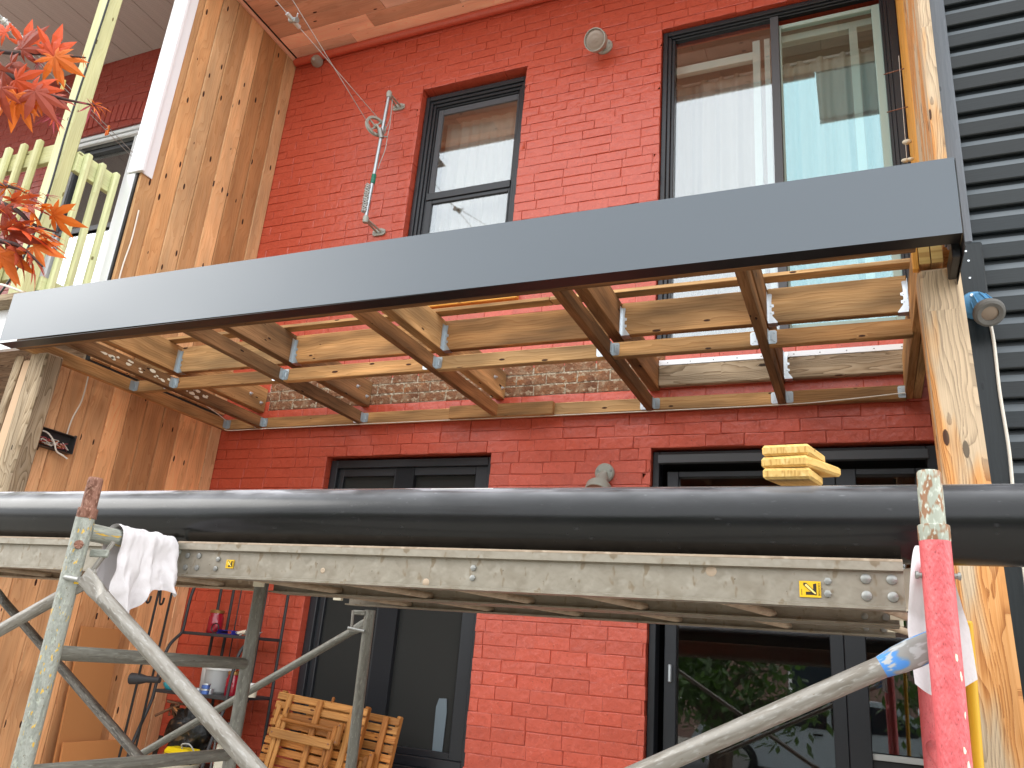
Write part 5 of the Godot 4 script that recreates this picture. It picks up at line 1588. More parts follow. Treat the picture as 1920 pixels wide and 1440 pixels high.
func build_electrical_box() -> void:
	var e := thing("electrical_box", "open metal electrical box with loose wires on the lower cedar screen", "electrical box", Vector3(-4.02, 2.53, 1.22))
	var c := Vector3(-4.005, 2.53, 1.218)
	var s := Vector3(0.05, 0.096, 0.225)
	plain("back", M.electric_box, c + Vector3(-0.025, -s.y / 2, -s.z / 2), c + Vector3(-0.023, s.y / 2, s.z / 2), e, 0.0)
	for q in [[-1, 1], [1, 1], [-1, 2], [1, 2]]:
		var a := -s / 2
		var b := s / 2
		if q[1] == 1:
			a.y = q[0] * s.y / 2 - 0.0015
			b.y = q[0] * s.y / 2 + 0.0015
		else:
			a.z = q[0] * s.z / 2 - 0.0015
			b.z = q[0] * s.z / 2 + 0.0015
		plain("side", M.electric_box, c + a, c + b, e, 0.0005)
	for z in [-0.108, 0.108]:
		plain("ear", M.electric_box, c + Vector3(0.02, 0.04, z - 0.008), c + Vector3(0.0235, 0.056, z + 0.008), e, 0.001)
	var rg := RandomNumberGenerator.new()
	rg.seed = 8
	for k in 11:
		var pts := []
		var z := rg.randf_range(-0.08, 0.07)
		for j in 6:
			pts.append(c + Vector3(rg.randf_range(-0.012, 0.016), -0.036 + rg.randf_range(0.0, 0.042), clampf(z + rg.randf_range(-0.05, 0.05), -0.1, 0.1)))
		part("wire", tube(curve(pts, 5), 0.0022, 5), [M.cable_white, M.copper, M.red_pole, M.cable_white][k % 4], e)
	part("cable", tube(curve([c + Vector3(0, 0.03, 0.2), c + Vector3(0.0, 0.032, 0.11), c + Vector3(0.02, 0.025, 0.06), c + Vector3(0.035, -0.015, 0.02), c + Vector3(0.045, -0.06, 0.0), c + Vector3(0.05, -0.075, -0.04), c + Vector3(0.05, -0.085, -0.07)]), 0.0045, 7), M.cable_white, e)
	tag(part("cable", tube(curve([Vector3(-4.02, 2.58, 1.14), Vector3(-4.024, 2.68, 1.13), Vector3(-4.026, 2.8, 1.1), Vector3(-4.026, 2.95, 1.1)]), 0.004, 6), M.cable_white, self), "thin pale cable rising from the electrical box along a crack in the cedar boards", "cable")
	tag(part("cable", tube(curve([Vector3(-4.012, 4.05, 1.07), Vector3(-4.02, 3.85, 1.06), Vector3(-4.018, 3.65, 1.075), Vector3(-4.02, 3.4, 1.07), Vector3(-4.02, 3.2, 1.07)]), 0.005, 6), M.cable_white, self), "pale cable hanging along the front edge of the upper cedar screen", "cable")

# ---------------------------------------------------------------- things on the porch
func build_rack() -> void:
	var r := thing("metal_rack", "black metal plant rack with two shelves of jars and tins, against the red wall", "rack", Vector3(-3.48, 0.3, 0.25))
	var xl := -3.72
	var xr := -3.2
	for x in [xl, xr]:
		part("front_post", tube(curve([Vector3(x, 2.0, 0.12), Vector3(x, 1.93, 0.24), Vector3(x, 1.82, 0.29), Vector3(x, 1.63, 0.3), Vector3(x, 1.6, 0.31), Vector3(x, 1.53, 0.38), Vector3(x, 1.42, 0.41), Vector3(x, 1.3, 0.42), Vector3(x, 1.22, 0.43), Vector3(x, 1.0, 0.5), Vector3(x, 0.8, 0.52), Vector3(x, 0.3, 0.53)]), 0.009, 8), M.rack_metal, r)
		rod("back_post", M.rack_metal, Vector3(x, 0.3, 0.05), Vector3(x, 2.0, 0.05), 0.009, r, 8)
	for x in [-3.56, -3.46, -3.36]:
		rod("back_bar", M.rack_metal, Vector3(x, 1.25, 0.05), Vector3(x, 1.98, 0.05), 0.004, r, 6)
	rod("back_bar", M.rack_metal, Vector3(-3.62, 0.3, 0.05), Vector3(-3.62, 1.98, 0.05), 0.009, r, 8)
	for q in [[1.615, 0.3], [1.295, 0.42], [0.9, 0.5]]:
		plain("shelf", M.rack_metal, Vector3(xl, q[0] - 0.018, 0.045), Vector3(xr, q[0], q[1]), r, 0.003)
	var jar := func(label: String, at: Vector3, rad: float, h: float) -> void:
		var j := thing("jar", label, "jar", at, "red glass jars")
		part("glass", lathe([Vector2(0, 0), Vector2(rad * 0.92, 0), Vector2(rad, 0.008), Vector2(rad, h * 0.78), Vector2(rad * 0.86, h * 0.88), Vector2(rad * 0.86, h)], 20), M.red_glass, j, Transform3D(Basis.IDENTITY, at))
		part("lid", lathe([Vector2(rad * 0.9, 0), Vector2(rad * 0.92, 0.014), Vector2(rad * 0.85, 0.018), Vector2(0, 0.018)], 20), M.lid_gold, j, Transform3D(Basis.IDENTITY, at + Vector3(0, h, 0)))
	jar.call("red glass jar on the rack's upper shelf", Vector3(-3.56, 1.615, 0.22), 0.045, 0.115)
	jar.call("red glass jar at the right of the rack's lower shelf", Vector3(-3.285, 1.295, 0.3), 0.035, 0.11)
	var tray := thing("tray", "flat blue plastic tray on the rack's upper shelf", "tray", Vector3(-3.42, 1.615, 0.26))
	frame("rim", M.blue_plastic, -3.475, -3.365, 1.6155, 1.638, 0.2, 0.288, 0.004, 0.004, 0.003, 0.003, tray, 0.001)
	plain("base", M.blue_plastic, Vector3(-3.474, 1.6165, 0.2), Vector3(-3.366, 1.6195, 0.287), tray, 0.0)
	tag(part("ring", tube(range(25).map(func(k): return Vector3(cos(TAU * k / 24), sin(TAU * k / 24), 0) * 0.026), 0.0035, 6, false), M.cable_black, self, Transform3D(Basis.IDENTITY, Vector3(-3.49, 1.645, 0.29))), "thin black ring standing beside the red jar", "ring")
	var debris := [["dry pale leaf litter on the rack's upper shelf", Vector3(-3.33, 1.617, 0.24), 9, "cream"], ["grey scrap of crumpled cardboard at the right of the upper shelf", Vector3(-3.25, 1.617, 0.24), 5, "grey_plastic"], ["brown dried plant bits on the lower shelf", Vector3(-3.55, 1.297, 0.38), 10, "dry_leaf"]]
	var rg := RandomNumberGenerator.new()
	rg.seed = 4
	for q in debris:
		var st := begin()
		for k in q[2]:
			var at := Vector3(rg.randf_range(-0.05, 0.05), rg.randf_range(0.004, 0.022), rg.randf_range(-0.03, 0.04))
			add_box(st, Transform3D(Basis.from_euler(Vector3(rg.randf_range(-0.5, 0.5), rg.randf() * TAU, rg.randf_range(-0.5, 0.5))), at), Vector3(rg.randf_range(0.02, 0.05), 0.003, rg.randf_range(0.01, 0.03)), 0.001)
		tag(part("scrap", finish(st), M[q[3]], self, Transform3D(Basis.IDENTITY, q[1])), q[0], "scraps").set_meta("kind", "stuff")
	var tub := func(called: String, label: String, at: Vector3, s: Vector3, m: Material) -> void:
		var t := thing(called, label, "container", at)
		var st := begin()
		add_lathe(st, Transform3D(Basis(Vector3.UP, PI / 8), Vector3.ZERO), [Vector2(0, 0), Vector2(s.x * 0.9, 0), Vector2(s.x, 0.01), Vector2(s.x * 1.06, s.y)], 8)
		part("body", finish(st), m, t, Transform3D(Basis.IDENTITY, at))
		part("lid", lathe([Vector2(s.x * 1.08, 0), Vector2(s.x * 1.1, 0.01), Vector2(s.x * 0.8, 0.018), Vector2(s.x * 0.78, 0.024), Vector2(0, 0.024)], 16), M.white_plastic, t, Transform3D(Basis.IDENTITY, at + Vector3(0, s.y, 0)))
	tub.call("tub", "grey white faceted plastic tub with a lid on the rack's lower shelf", Vector3(-3.43, 1.295, 0.25), Vector3(0.078, 0.125, 0), M.grey_plastic)
	tub.call("tub", "plain white plastic tub left of the grey tub on the lower shelf", Vector3(-3.565, 1.295, 0.16), Vector3(0.062, 0.14, 0), M.white_plastic)
	tub.call("pot", "small cream pot at the right end of the lower shelf", Vector3(-3.19, 1.295, 0.24), Vector3(0.03, 0.05, 0), M.cream)
	for q in [[-3.44, 0.385, 1], [-3.385, 0.39, 2], [-3.40, 0.34, 1]]:
		for k in q[2]:
			var at := Vector3(q[0], 1.295 + k * 0.029, q[1])
			var label: String = ["silver tin at the left of the small tins on the lower shelf", "lower blue banded tin of the pair beside the red jar", "upper blue banded tin of the pair beside the red jar", "silver tin behind the blue banded tins"][0 if q[0] < -3.43 else (1 + k if q[0] > -3.39 else 3)]
			var t := thing("tin", label, "tin", at, "small tins on the rack")
			part("body", lathe([Vector2(0, 0), Vector2(0.023, 0), Vector2(0.023, 0.02)], 16), M.tin_blue if q[2] == 2 else M.bright_zinc, t, Transform3D(Basis.IDENTITY, at))
			part("lid", lathe([Vector2(0.0245, 0.019), Vector2(0.0245, 0.027), Vector2(0.02, 0.028), Vector2(0, 0.028)], 16), M.bright_zinc, t, Transform3D(Basis.IDENTITY, at))
	var bowl := thing("bowl", "turquoise plastic bowl at the left of the lower shelf", "bowl", Vector3(-3.665, 1.295, 0.36))
	part("bowl", lathe([Vector2(0, 0), Vector2(0.025, 0), Vector2(0.042, 0.02), Vector2(0.045, 0.036), Vector2(0.042, 0.036), Vector2(0.03, 0.012), Vector2(0, 0.008)], 18), M.teal_plastic, bowl, Transform3D(Basis.IDENTITY, Vector3(-3.665, 1.295, 0.36)))
	# under the shelves
	var n := FastNoiseLite.new()
	n.seed = 77
	n.frequency = 5.0
	var lump := func(u: float, v: float) -> Vector3:
		var a := u * TAU
		var b := (v - 0.5) * PI
		var dir := Vector3(cos(a) * cos(b), sin(b), sin(a) * cos(b))
		var k := 1.0 + n.get_noise_3dv(dir * 0.35) * 0.7
		return Vector3(dir.x * 0.13, dir.y * 0.14, dir.z * 0.1) * k
	var bag := thing("bag", "crumpled black garden bag with dry tan stalks under the rack's lower shelf", "bag", Vector3(-3.55, 0.92, 0.3))
	part("sack", sheet(28, 18, func(u, v): return lump.call(1.0 - u, v)), M.bag_black, bag, Transform3D(Basis.IDENTITY, Vector3(-3.5, 1.09, 0.3)))
	for k in 14:
		var at := Vector3(-3.58 + rg.randf_range(-0.04, 0.04), 1.14, 0.33)
		part("stalk", tube([at, at + Vector3(rg.randf_range(-0.06, 0.05), rg.randf_range(0.02, 0.09), rg.randf_range(-0.03, 0.05)), at + Vector3(rg.randf_range(-0.1, 0.08), rg.randf_range(0.0, 0.1), rg.randf_range(-0.03, 0.08))], 0.008, 5), M.cardboard if k % 3 == 0 else M.dry_leaf, bag)
	var case := thing("case", "bright yellow plastic case below the black bag", "case", Vector3(-3.47, 0.93, 0.4))
	part("body", box(Vector3(0.19, 0.07, 0.11), 0.016), M.yellow_plastic, case, Transform3D(Basis(Vector3.UP, -0.1), Vector3(-3.43, 0.985, 0.42)))
	part("seam", box(Vector3(0.192, 0.003, 0.112), 0.001), M.lid_gold, case, Transform3D(Basis(Vector3.UP, -0.1), Vector3(-3.43, 0.99, 0.42)))
	part("handle", tube(curve([Vector3(-3.40, 1.02, 0.46), Vector3(-3.39, 1.045, 0.48), Vector3(-3.34, 1.05, 0.48), Vector3(-3.32, 1.02, 0.46)]), 0.004, 6), M.wire_grey, case)
	var strap := PackedVector2Array([Vector2(-0.014, 0), Vector2(0.012, 0), Vector2(0.022, 0.1), Vector2(0.0, 0.1)])
	tag(part("strap", prism(strap, 0.01), M.black_plastic, self, Transform3D(Basis(Vector3.BACK, -0.1), Vector3(-3.585, 0.97, 0.46))), "black strap hanging left of the yellow case", "strap")
	var plate := thing("basket", "round pale woven tray under the yellow case", "basket", Vector3(-3.5, 0.9, 0.42))
	part("tray", lathe([Vector2(0, 0.0), Vector2(0.13, 0.0), Vector2(0.155, 0.03), Vector2(0.16, 0.045), Vector2(0.15, 0.045), Vector2(0.12, 0.012), Vector2(0, 0.01)], 28), M.cream, plate, Transform3D(Basis.IDENTITY, Vector3(-3.5, 0.9, 0.42)))
	var lan := thing("lantern", "grey garden lantern with stacked pagoda roofs right of the yellow case", "lantern", Vector3(-3.2, 0.9, 0.38))
	part("roof", lathe([Vector2(0.085, 0.0), Vector2(0.09, 0.008), Vector2(0.04, 0.045), Vector2(0.03, 0.06), Vector2(0.055, 0.062), Vector2(0.02, 0.095), Vector2(0, 0.1)], 4), M.lantern_grey, lan, Transform3D(Basis(Vector3.UP, 0.5), Vector3(-3.2, 1.07, 0.36)))
	for k in 4:
		var a := TAU * k / 4 + 0.5
		rod("corner_post", M.lantern_grey, Vector3(-3.2 + cos(a) * 0.06, 0.92, 0.36 + sin(a) * 0.06), Vector3(-3.2 + cos(a) * 0.06, 1.075, 0.36 + sin(a) * 0.06), 0.006, lan, 6)
	part("glass", box(Vector3(0.07, 0.14, 0.07), 0.002), M.cream, lan, Transform3D(Basis(Vector3.UP, 0.3), Vector3(-3.2, 0.995, 0.36)))
	part("base", lathe([Vector2(0, 0), Vector2(0.09, 0), Vector2(0.08, 0.02), Vector2(0, 0.022)], 4), M.lantern_grey, lan, Transform3D(Basis(Vector3.UP, 0.5), Vector3(-3.2, 0.9, 0.36)))

func build_porch_things() -> void:
	# flattened boxes leaning on the cedar boards
	var c := thing("cardboard_sheet", "tall flat brown cardboard sheet leaning on the cedar screen", "cardboard", Vector3(-3.95, 0.3, 0.65))
	part("sheet", box(Vector3(0.012, 1.3, 0.27), 0.002, 1), M.cardboard, c, Transform3D(Basis(Vector3.BACK, 0.05), Vector3(-3.965, 0.945, 0.63)))
	var c2 := thing("cardboard_sheet", "low wide cardboard sheet in front of the taller one", "cardboard", Vector3(-3.9, 0.3, 0.55))
	part("sheet", box(Vector3(0.012, 0.72, 0.44), 0.002, 1), tints("cardboard", 2, 0.08)[1], c2, Transform3D(Basis(Vector3.BACK, 0.09), Vector3(-3.9, 0.65, 0.54)))
	# two thin garden hooks
	for q in [[0.655, 0.62, "black iron garden hook standing by the cedar screen, the left of two"], [0.56, 0.5, "black iron garden hook nearest the rack, the right of two"]]:
		var k := thing("garden_hook", q[2], "garden hook", Vector3(-3.62, 0.3, q[0]), "black garden hooks")
		var z: float = q[0]
		part("rod", tube(curve([Vector3(-3.64, 0.3, z + 0.02), Vector3(-3.615, 1.1, z + 0.008), Vector3(-3.6, 1.9, z)]), 0.0065, 8), M.black_plastic, k)
		part("hook", tube(curve([Vector3(-3.6, 1.9, z), Vector3(-3.61, 1.95, z), Vector3(-3.65, 1.95, z + 0.02), Vector3(-3.66, 1.88, z + 0.03), Vector3(-3.65, 1.77, z + 0.03), Vector3(-3.64, 1.745, z + 0.03), Vector3(-3.625, 1.75, z + 0.03), Vector3(-3.62, 1.78, z + 0.03)]), 0.006, 8), M.black_plastic, k)
	var hs := thing("hanging_spout", "dark grey funnel fixed across the garden hooks at shelf height", "spout", Vector3(-3.62, 1.33, 0.6))
	part("funnel", lathe([Vector2(0.03, 0.0), Vector2(0.028, 0.05), Vector2(0.018, 0.09), Vector2(0.016, 0.17), Vector2(0.0, 0.171)], 14), M.rack_metal, hs, Transform3D(aim(Vector3(0.86, 0.03, -0.2)), Vector3(-3.66, 1.35, 0.66)))
	folding_chair("folded slatted wooden chair leaning on the wall, the nearer left one", Vector3(-2.76, 0.3, 0.0), 0.0, 0)
	folding_chair("folded slatted wooden chair half hidden behind the first, under the lower window", Vector3(-2.615, 0.265, -0.09), 0.0, 1)

func folding_chair(label: String, at: Vector3, turn: float, kind: int) -> void:
	# folded flat and leaning back: a field of slats with battens, a second frame in front of it
	var c := thing("folding_chair", label, "chair", at, "folded wooden chairs")
	var T := Transform3D(Basis(Vector3.BACK, -0.06) * Basis(Vector3.RIGHT, -0.16), at + Vector3(0, 0, 0.42))
	var ts := tints("teak", 4, 0.12)
	var put := func(called: String, a: Vector3, b: Vector3, grain: int, bev := 0.003) -> void:
		part(called, box((b - a).abs(), bev, grain, Vector2(0.3, 1.5), rand_off()), pick(ts), c, T * Transform3D(Basis.IDENTITY, (a + b) / 2))
	var w := 0.29
	var topy := 1.04
	for k in 22:
		var y := topy - k * 0.0445
		put.call("slat", Vector3(-w, y - 0.036, -0.006), Vector3(w, y, 0.006), 0)
	for x in [-0.2, 0.0, 0.215]:
		put.call("batten", Vector3(x - 0.017, 0.08, 0.007), Vector3(x + 0.017, topy - 0.005, 0.024), 1)
	put.call("side_rail", Vector3(w - 0.03, 0.06, -0.045), Vector3(w - 0.006, topy + 0.012, -0.008), 1, 0.006)
	put.call("side_rail", Vector3(-w + 0.006, 0.06, -0.045), Vector3(-w + 0.03, topy + 0.012, -0.008), 1, 0.006)
	# front frame
	var s := 0.0 if kind == 0 else 0.02
	var fy := 0.93 if kind == 0 else 0.84
	for x in [-0.2, 0.155]:
		put.call("leg", Vector3(x + s - 0.014, 0.0, 0.028), Vector3(x + s + 0.014, fy, 0.058), 1, 0.008)
		put.call("leg", Vector3(x + s + (0.016 if x < 0 else -0.04), 0.05, 0.03), Vector3(x + s + (0.04 if x < 0 else -0.016), fy - 0.02, 0.05), 1, 0.006)
	put.call("arm", Vector3(0.172 + s, fy - 0.09, 0.03), Vector3(0.198 + s, fy + 0.02, 0.062), 1, 0.008)
	put.call("arm", Vector3(-0.242 + s, fy - 0.06, 0.03), Vector3(-0.218 + s, fy + 0.05, 0.056), 1, 0.008)
	put.call("cross_bar", Vector3(-0.222 + s, fy - 0.115, 0.059), Vector3(0.17 + s, fy - 0.068, 0.074), 0, 0.004)
	part("dowel", tube([T * Vector3(-0.19 + s, fy - 0.022, 0.045), T * Vector3(0.15 + s, fy - 0.022, 0.045)], 0.011, 10), ts[0], c)
	for q in [[-0.205, fy - 0.09], [0.155, fy - 0.09], [0.185, fy + 0.005], [0.185, fy - 0.075]]:
		part("screw", lathe([Vector2(0.0045, 0), Vector2(0.004, 0.002), Vector2(0, 0.003)], 8), M.rust, c, T * Transform3D(aim(Vector3.BACK), Vector3(q[0] + s, q[1], 0.075 if q[0] < 0.17 else 0.063)))
	if kind == 0:
		put.call("hinge_tab", Vector3(0.055, topy - 0.01, -0.01), Vector3(0.068, topy + 0.025, 0.006), 1)

# ---------------------------------------------------------------- the maple branch close to the camera
func maple_leaf(seed_: int, narrow: float) -> ArrayMesh:
	# seven pointed lobes, each a shallow roof along its midrib, drooping towards the tips; 1 unit long, stalk at the origin
	var rg := RandomNumberGenerator.new()
	rg.seed = seed_
	var st := begin()
	st.set_smooth_group(-1)
	var angles := [-128.0, -84.0, -42.0, 0.0, 42.0, 84.0, 128.0]
	var lens := [0.36, 0.62, 0.86, 1.0, 0.86, 0.62, 0.36]
	for k in 7:
		var a := deg_to_rad(angles[k] + rg.randf_range(-6, 6))
		var l: float = lens[k] * rg.randf_range(0.88, 1.1)
		var d := Vector3(sin(a), 0, -cos(a))
		var s := Vector3(cos(a), 0, sin(a))
		var w := l * 0.145 * narrow
		var droop := rg.randf_range(0.05, 0.4) * l
		var p := []
		for q in [[0.0, 0.35], [0.3, 0.75], [0.52, 1.0], [0.76, 0.55], [1.0, 0.0]]:
			var t: float = q[0]
			var c := d * l * t + Vector3(0, -droop * t * t, 0)
			p.append([c + Vector3(0, 0.035 * l * q[1], 0), c - s * w * q[1], c + s * w * q[1]])
		for i in 4:
			quad(st, p[i][1], p[i][0], p[i + 1][0], p[i + 1][1])
			quad(st, p[i][0], p[i][2], p[i + 1][2], p[i + 1][0])
	return finish(st)

func build_maple() -> void:
	var t := thing("maple_tree", "Japanese maple whose orange red leaves reach into the picture at upper left", "tree", Vector3(-2.9, 0, 4.0))
	part("trunk", tube(curve([Vector3(-2.95, 0, 4.1), Vector3(-2.9, 0.8, 4.05), Vector3(-2.75, 1.6, 3.95), Vector3(-2.45, 2.3, 3.8), Vector3(-2.2, 2.7, 3.7)], 4), [0.07, 0.068, 0.066, 0.063, 0.06, 0.057, 0.054, 0.05, 0.046, 0.042, 0.038, 0.035, 0.031, 0.028, 0.025, 0.023, 0.02], 10), M.bark, t)
	var twigs := [
		[Vector3(-2.2, 2.7, 3.7), Vector3(-1.641, 2.680, 3.396), Vector3(-1.449, 2.610, 3.376), Vector3(-1.357, 2.599, 3.353), Vector3(-1.267, 2.586, 3.330)],
		[Vector3(-2.2, 2.7, 3.7), Vector3(-1.570, 2.658, 3.414), Vector3(-1.384, 2.536, 3.399), Vector3(-1.316, 2.496, 3.365), Vector3(-1.281, 2.492, 3.336), Vector3(-1.239, 2.492, 3.305)],
		[Vector3(-2.45, 2.3, 3.8), Vector3(-1.735, 2.413, 3.338), Vector3(-1.369, 2.292, 3.335), Vector3(-1.301, 2.252, 3.312), Vector3(-1.259, 2.241, 3.289)],
		[Vector3(-2.45, 2.3, 3.8), Vector3(-1.586, 2.282, 3.337), Vector3(-1.315, 2.202, 3.346), Vector3(-1.273, 2.189, 3.334), Vector3(-1.242, 2.162, 3.309)],
		[Vector3(-2.45, 2.3, 3.8), Vector3(-1.581, 2.366, 3.366), Vector3(-1.424, 2.342, 3.332), Vector3(-1.379, 2.335, 3.321), Vector3(-1.353, 2.327, 3.306)]]
	for w in twigs:
		part("branch", tube(curve(w, 5), range((w.size() - 1) * 5 + 1).map(func(k): return lerpf(0.008, 0.0014, k / float((w.size() - 1) * 5))), 6), M.twig, t)
	var shapes := []
	for k in 6:
		shapes.append(maple_leaf(200 + k, 1.0))
	var thin := []
	for k in 3:
		thin.append(maple_leaf(300 + k, 0.38))
	var rg := RandomNumberGenerator.new()
	rg.seed = 33
	# each leaf: where its stalk ends, its size, where its tip points, narrow or broad, colour
	var spots := [
		[Vector3(-1.393, 2.605, 3.371), 0.086, Vector3(0.74, 0.67, -0.09), 0, 1],
		[Vector3(-1.406, 2.624, 3.361), 0.070, Vector3(0.29, 0.93, 0.22), 0, 0],
		[Vector3(-1.341, 2.603, 3.347), 0.075, Vector3(0.37, 0.91, 0.18), 0, 0],
		[Vector3(-1.330, 2.591, 3.349), 0.070, Vector3(-0.41, 0.78, 0.48), 0, 0],
		[Vector3(-1.318, 2.583, 3.352), 0.080, Vector3(0.67, -0.54, -0.51), 0, 1],
		[Vector3(-1.321, 2.581, 3.353), 0.070, Vector3(0.18, -0.89, -0.42), 0, 0],
		[Vector3(-1.419, 2.632, 3.393), 0.060, Vector3(-0.89, 0.09, 0.44), 0, 0],
		[Vector3(-1.366, 2.544, 3.394), 0.090, Vector3(0.41, -0.78, -0.48), 0, 2],
		[Vector3(-1.370, 2.527, 3.401), 0.100, Vector3(-0.14, -0.95, -0.30), 0, 2],
		[Vector3(-1.340, 2.505, 3.391), 0.085, Vector3(0.77, -0.40, -0.50), 0, 0],
		[Vector3(-1.315, 2.491, 3.374), 0.070, Vector3(0.91, -0.00, -0.42), 0, 0],
		[Vector3(-1.301, 2.482, 3.376), 0.085, Vector3(0.41, -0.78, -0.48), 0, 2],
		[Vector3(-1.316, 2.492, 3.363), 0.075, Vector3(-0.37, -0.91, -0.18), 0, 1],
		[Vector3(-1.324, 2.464, 3.380), 0.070, Vector3(0.10, -0.91, -0.39), 0, 1],
		[Vector3(-1.332, 2.474, 3.387), 0.085, Vector3(-0.29, -0.93, -0.22), 0, 1],
		[Vector3(-1.371, 2.474, 3.381), 0.060, Vector3(-0.74, -0.67, 0.09), 0, 1],
		[Vector3(-1.299, 2.496, 3.345), 0.060, Vector3(0.72, -0.48, -0.51), 0, 2],
		[Vector3(-1.337, 2.471, 3.411), 0.090, Vector3(-0.51, -0.86, -0.09), 0, 2],
		[Vector3(-1.374, 2.589, 3.357), 0.045, Vector3(0.84, -0.25, -0.48), 1, 3],
		[Vector3(-1.367, 2.583, 3.351), 0.045, Vector3(0.10, -0.91, -0.39), 1, 3],
		[Vector3(-1.272, 2.585, 3.332), 0.035, Vector3(0.41, -0.78, -0.48), 1, 3],
		[Vector3(-1.244, 2.493, 3.308), 0.050, Vector3(-0.22, -0.94, -0.26), 1, 3],
		[Vector3(-1.239, 2.495, 3.306), 0.045, Vector3(0.84, -0.25, -0.48), 1, 3],
		[Vector3(-1.233, 2.483, 3.310), 0.045, Vector3(0.48, -0.73, -0.49), 1, 0],
		[Vector3(-1.311, 2.470, 3.330), 0.050, Vector3(-0.82, -0.54, 0.17), 1, 3],
		[Vector3(-1.310, 2.467, 3.328), 0.055, Vector3(0.41, -0.78, -0.48), 1, 0],
		[Vector3(-1.299, 2.463, 3.333), 0.045, Vector3(-0.22, -0.94, -0.26), 1, 3],
		[Vector3(-1.380, 2.340, 3.323), 0.055, Vector3(0.87, -0.17, -0.46), 1, 3],
		[Vector3(-1.386, 2.333, 3.323), 0.050, Vector3(-0.92, -0.16, 0.36), 1, 3],
		[Vector3(-1.357, 2.327, 3.308), 0.060, Vector3(0.89, -0.09, -0.44), 1, 3],
		[Vector3(-1.326, 2.309, 3.310), 0.055, Vector3(0.84, -0.25, -0.48), 1, 3],
		[Vector3(-1.295, 2.311, 3.308), 0.040, Vector3(0.92, 0.08, -0.39), 1, 3],
		[Vector3(-1.350, 2.297, 3.328), 0.070, Vector3(0.88, 0.40, -0.25), 0, 0],
		[Vector3(-1.320, 2.287, 3.323), 0.075, Vector3(0.87, -0.17, -0.46), 0, 2],
		[Vector3(-1.282, 2.281, 3.315), 0.070, Vector3(0.92, 0.08, -0.39), 0, 1],
		[Vector3(-1.266, 2.270, 3.303), 0.075, Vector3(0.81, -0.33, -0.49), 0, 0],
		[Vector3(-1.300, 2.273, 3.319), 0.070, Vector3(0.41, -0.78, -0.48), 0, 0],
		[Vector3(-1.342, 2.276, 3.340), 0.070, Vector3(-0.22, -0.94, -0.26), 0, 2],
		[Vector3(-1.308, 2.218, 3.337), 0.080, Vector3(0.84, -0.25, -0.48), 0, 2],
		[Vector3(-1.290, 2.226, 3.332), 0.090, Vector3(0.81, -0.33, -0.49), 0, 0],
		[Vector3(-1.277, 2.231, 3.305), 0.060, Vector3(0.87, -0.17, -0.46), 0, 1],
		[Vector3(-1.262, 2.217, 3.304), 0.060, Vector3(0.77, -0.40, -0.50), 0, 1],
		[Vector3(-1.282, 2.184, 3.336), 0.085, Vector3(0.41, -0.78, -0.48), 0, 1],
		[Vector3(-1.273, 2.190, 3.322), 0.085, Vector3(0.61, -0.61, -0.51), 0, 2],
		[Vector3(-1.298, 2.181, 3.342), 0.090, Vector3(0.18, -0.89, -0.42), 0, 1],
		[Vector3(-1.296, 2.171, 3.349), 0.090, Vector3(-0.37, -0.91, -0.18), 0, 1],
		[Vector3(-1.272, 2.202, 3.315), 0.070, Vector3(0.84, -0.25, -0.48), 0, 0],
		[Vector3(-1.304, 2.221, 3.348), 0.070, Vector3(0.82, 0.54, -0.17), 0, 2],
		[Vector3(-1.269, 2.175, 3.315), 0.070, Vector3(0.26, -0.86, -0.44), 0, 0],
		[Vector3(-1.304, 2.240, 3.332), 0.070, Vector3(0.89, -0.09, -0.44), 1, 3],
		[Vector3(-1.274, 2.234, 3.317), 0.065, Vector3(0.87, -0.17, -0.46), 1, 3],
		[Vector3(-1.316, 2.246, 3.340), 0.070, Vector3(0.91, -0.00, -0.42), 1, 3],
		[Vector3(-1.331, 2.210, 3.357), 0.090, Vector3(0.41, -0.78, -0.48), 0, 2],
		[Vector3(-1.406, 2.541, 3.411), 0.100, Vector3(0.41, -0.78, -0.48), 0, 2],
		[Vector3(-1.367, 2.281, 3.353), 0.080, Vector3(0.77, -0.40, -0.50), 0, 0]]
	for q in spots:
		var at: Vector3 = q[0]
		var d: Vector3 = q[2].normalized()
		var facing := (Vector3(0.39, -0.33, 0.86) * rg.randf_range(0.45, 1.0) + Vector3.UP * rg.randf_range(-0.6, 0.5) + Vector3(0.92, 0.08, -0.39) * rg.randf_range(-0.5, 0.5)).normalized()
		if at.y < 2.4 and rg.randf() < 0.6:
			facing = (Vector3.UP + Vector3(0.39, -0.33, 0.86) * rg.randf_range(-0.1, 0.5)).normalized()
		if q[3] == 1:
			facing = (Vector3.UP + Vector3(0.39, -0.33, 0.86) * rg.randf_range(-0.3, 0.3)).normalized()
		var up := (facing - d * facing.dot(d)).normalized()
		var turn: Basis = Basis(d.cross(up), up, -d) * Basis.from_scale(Vector3.ONE * q[1] * 0.74)
		var mesh: ArrayMesh = thin[rg.randi() % 3] if q[3] == 1 else shapes[rg.randi() % 6]
		var tone: int = q[4] if rg.randf() < 0.75 else (q[4] + 1) % 3
		part("leaf", mesh, M["leaf_%d" % tone], t, Transform3D(turn, at))

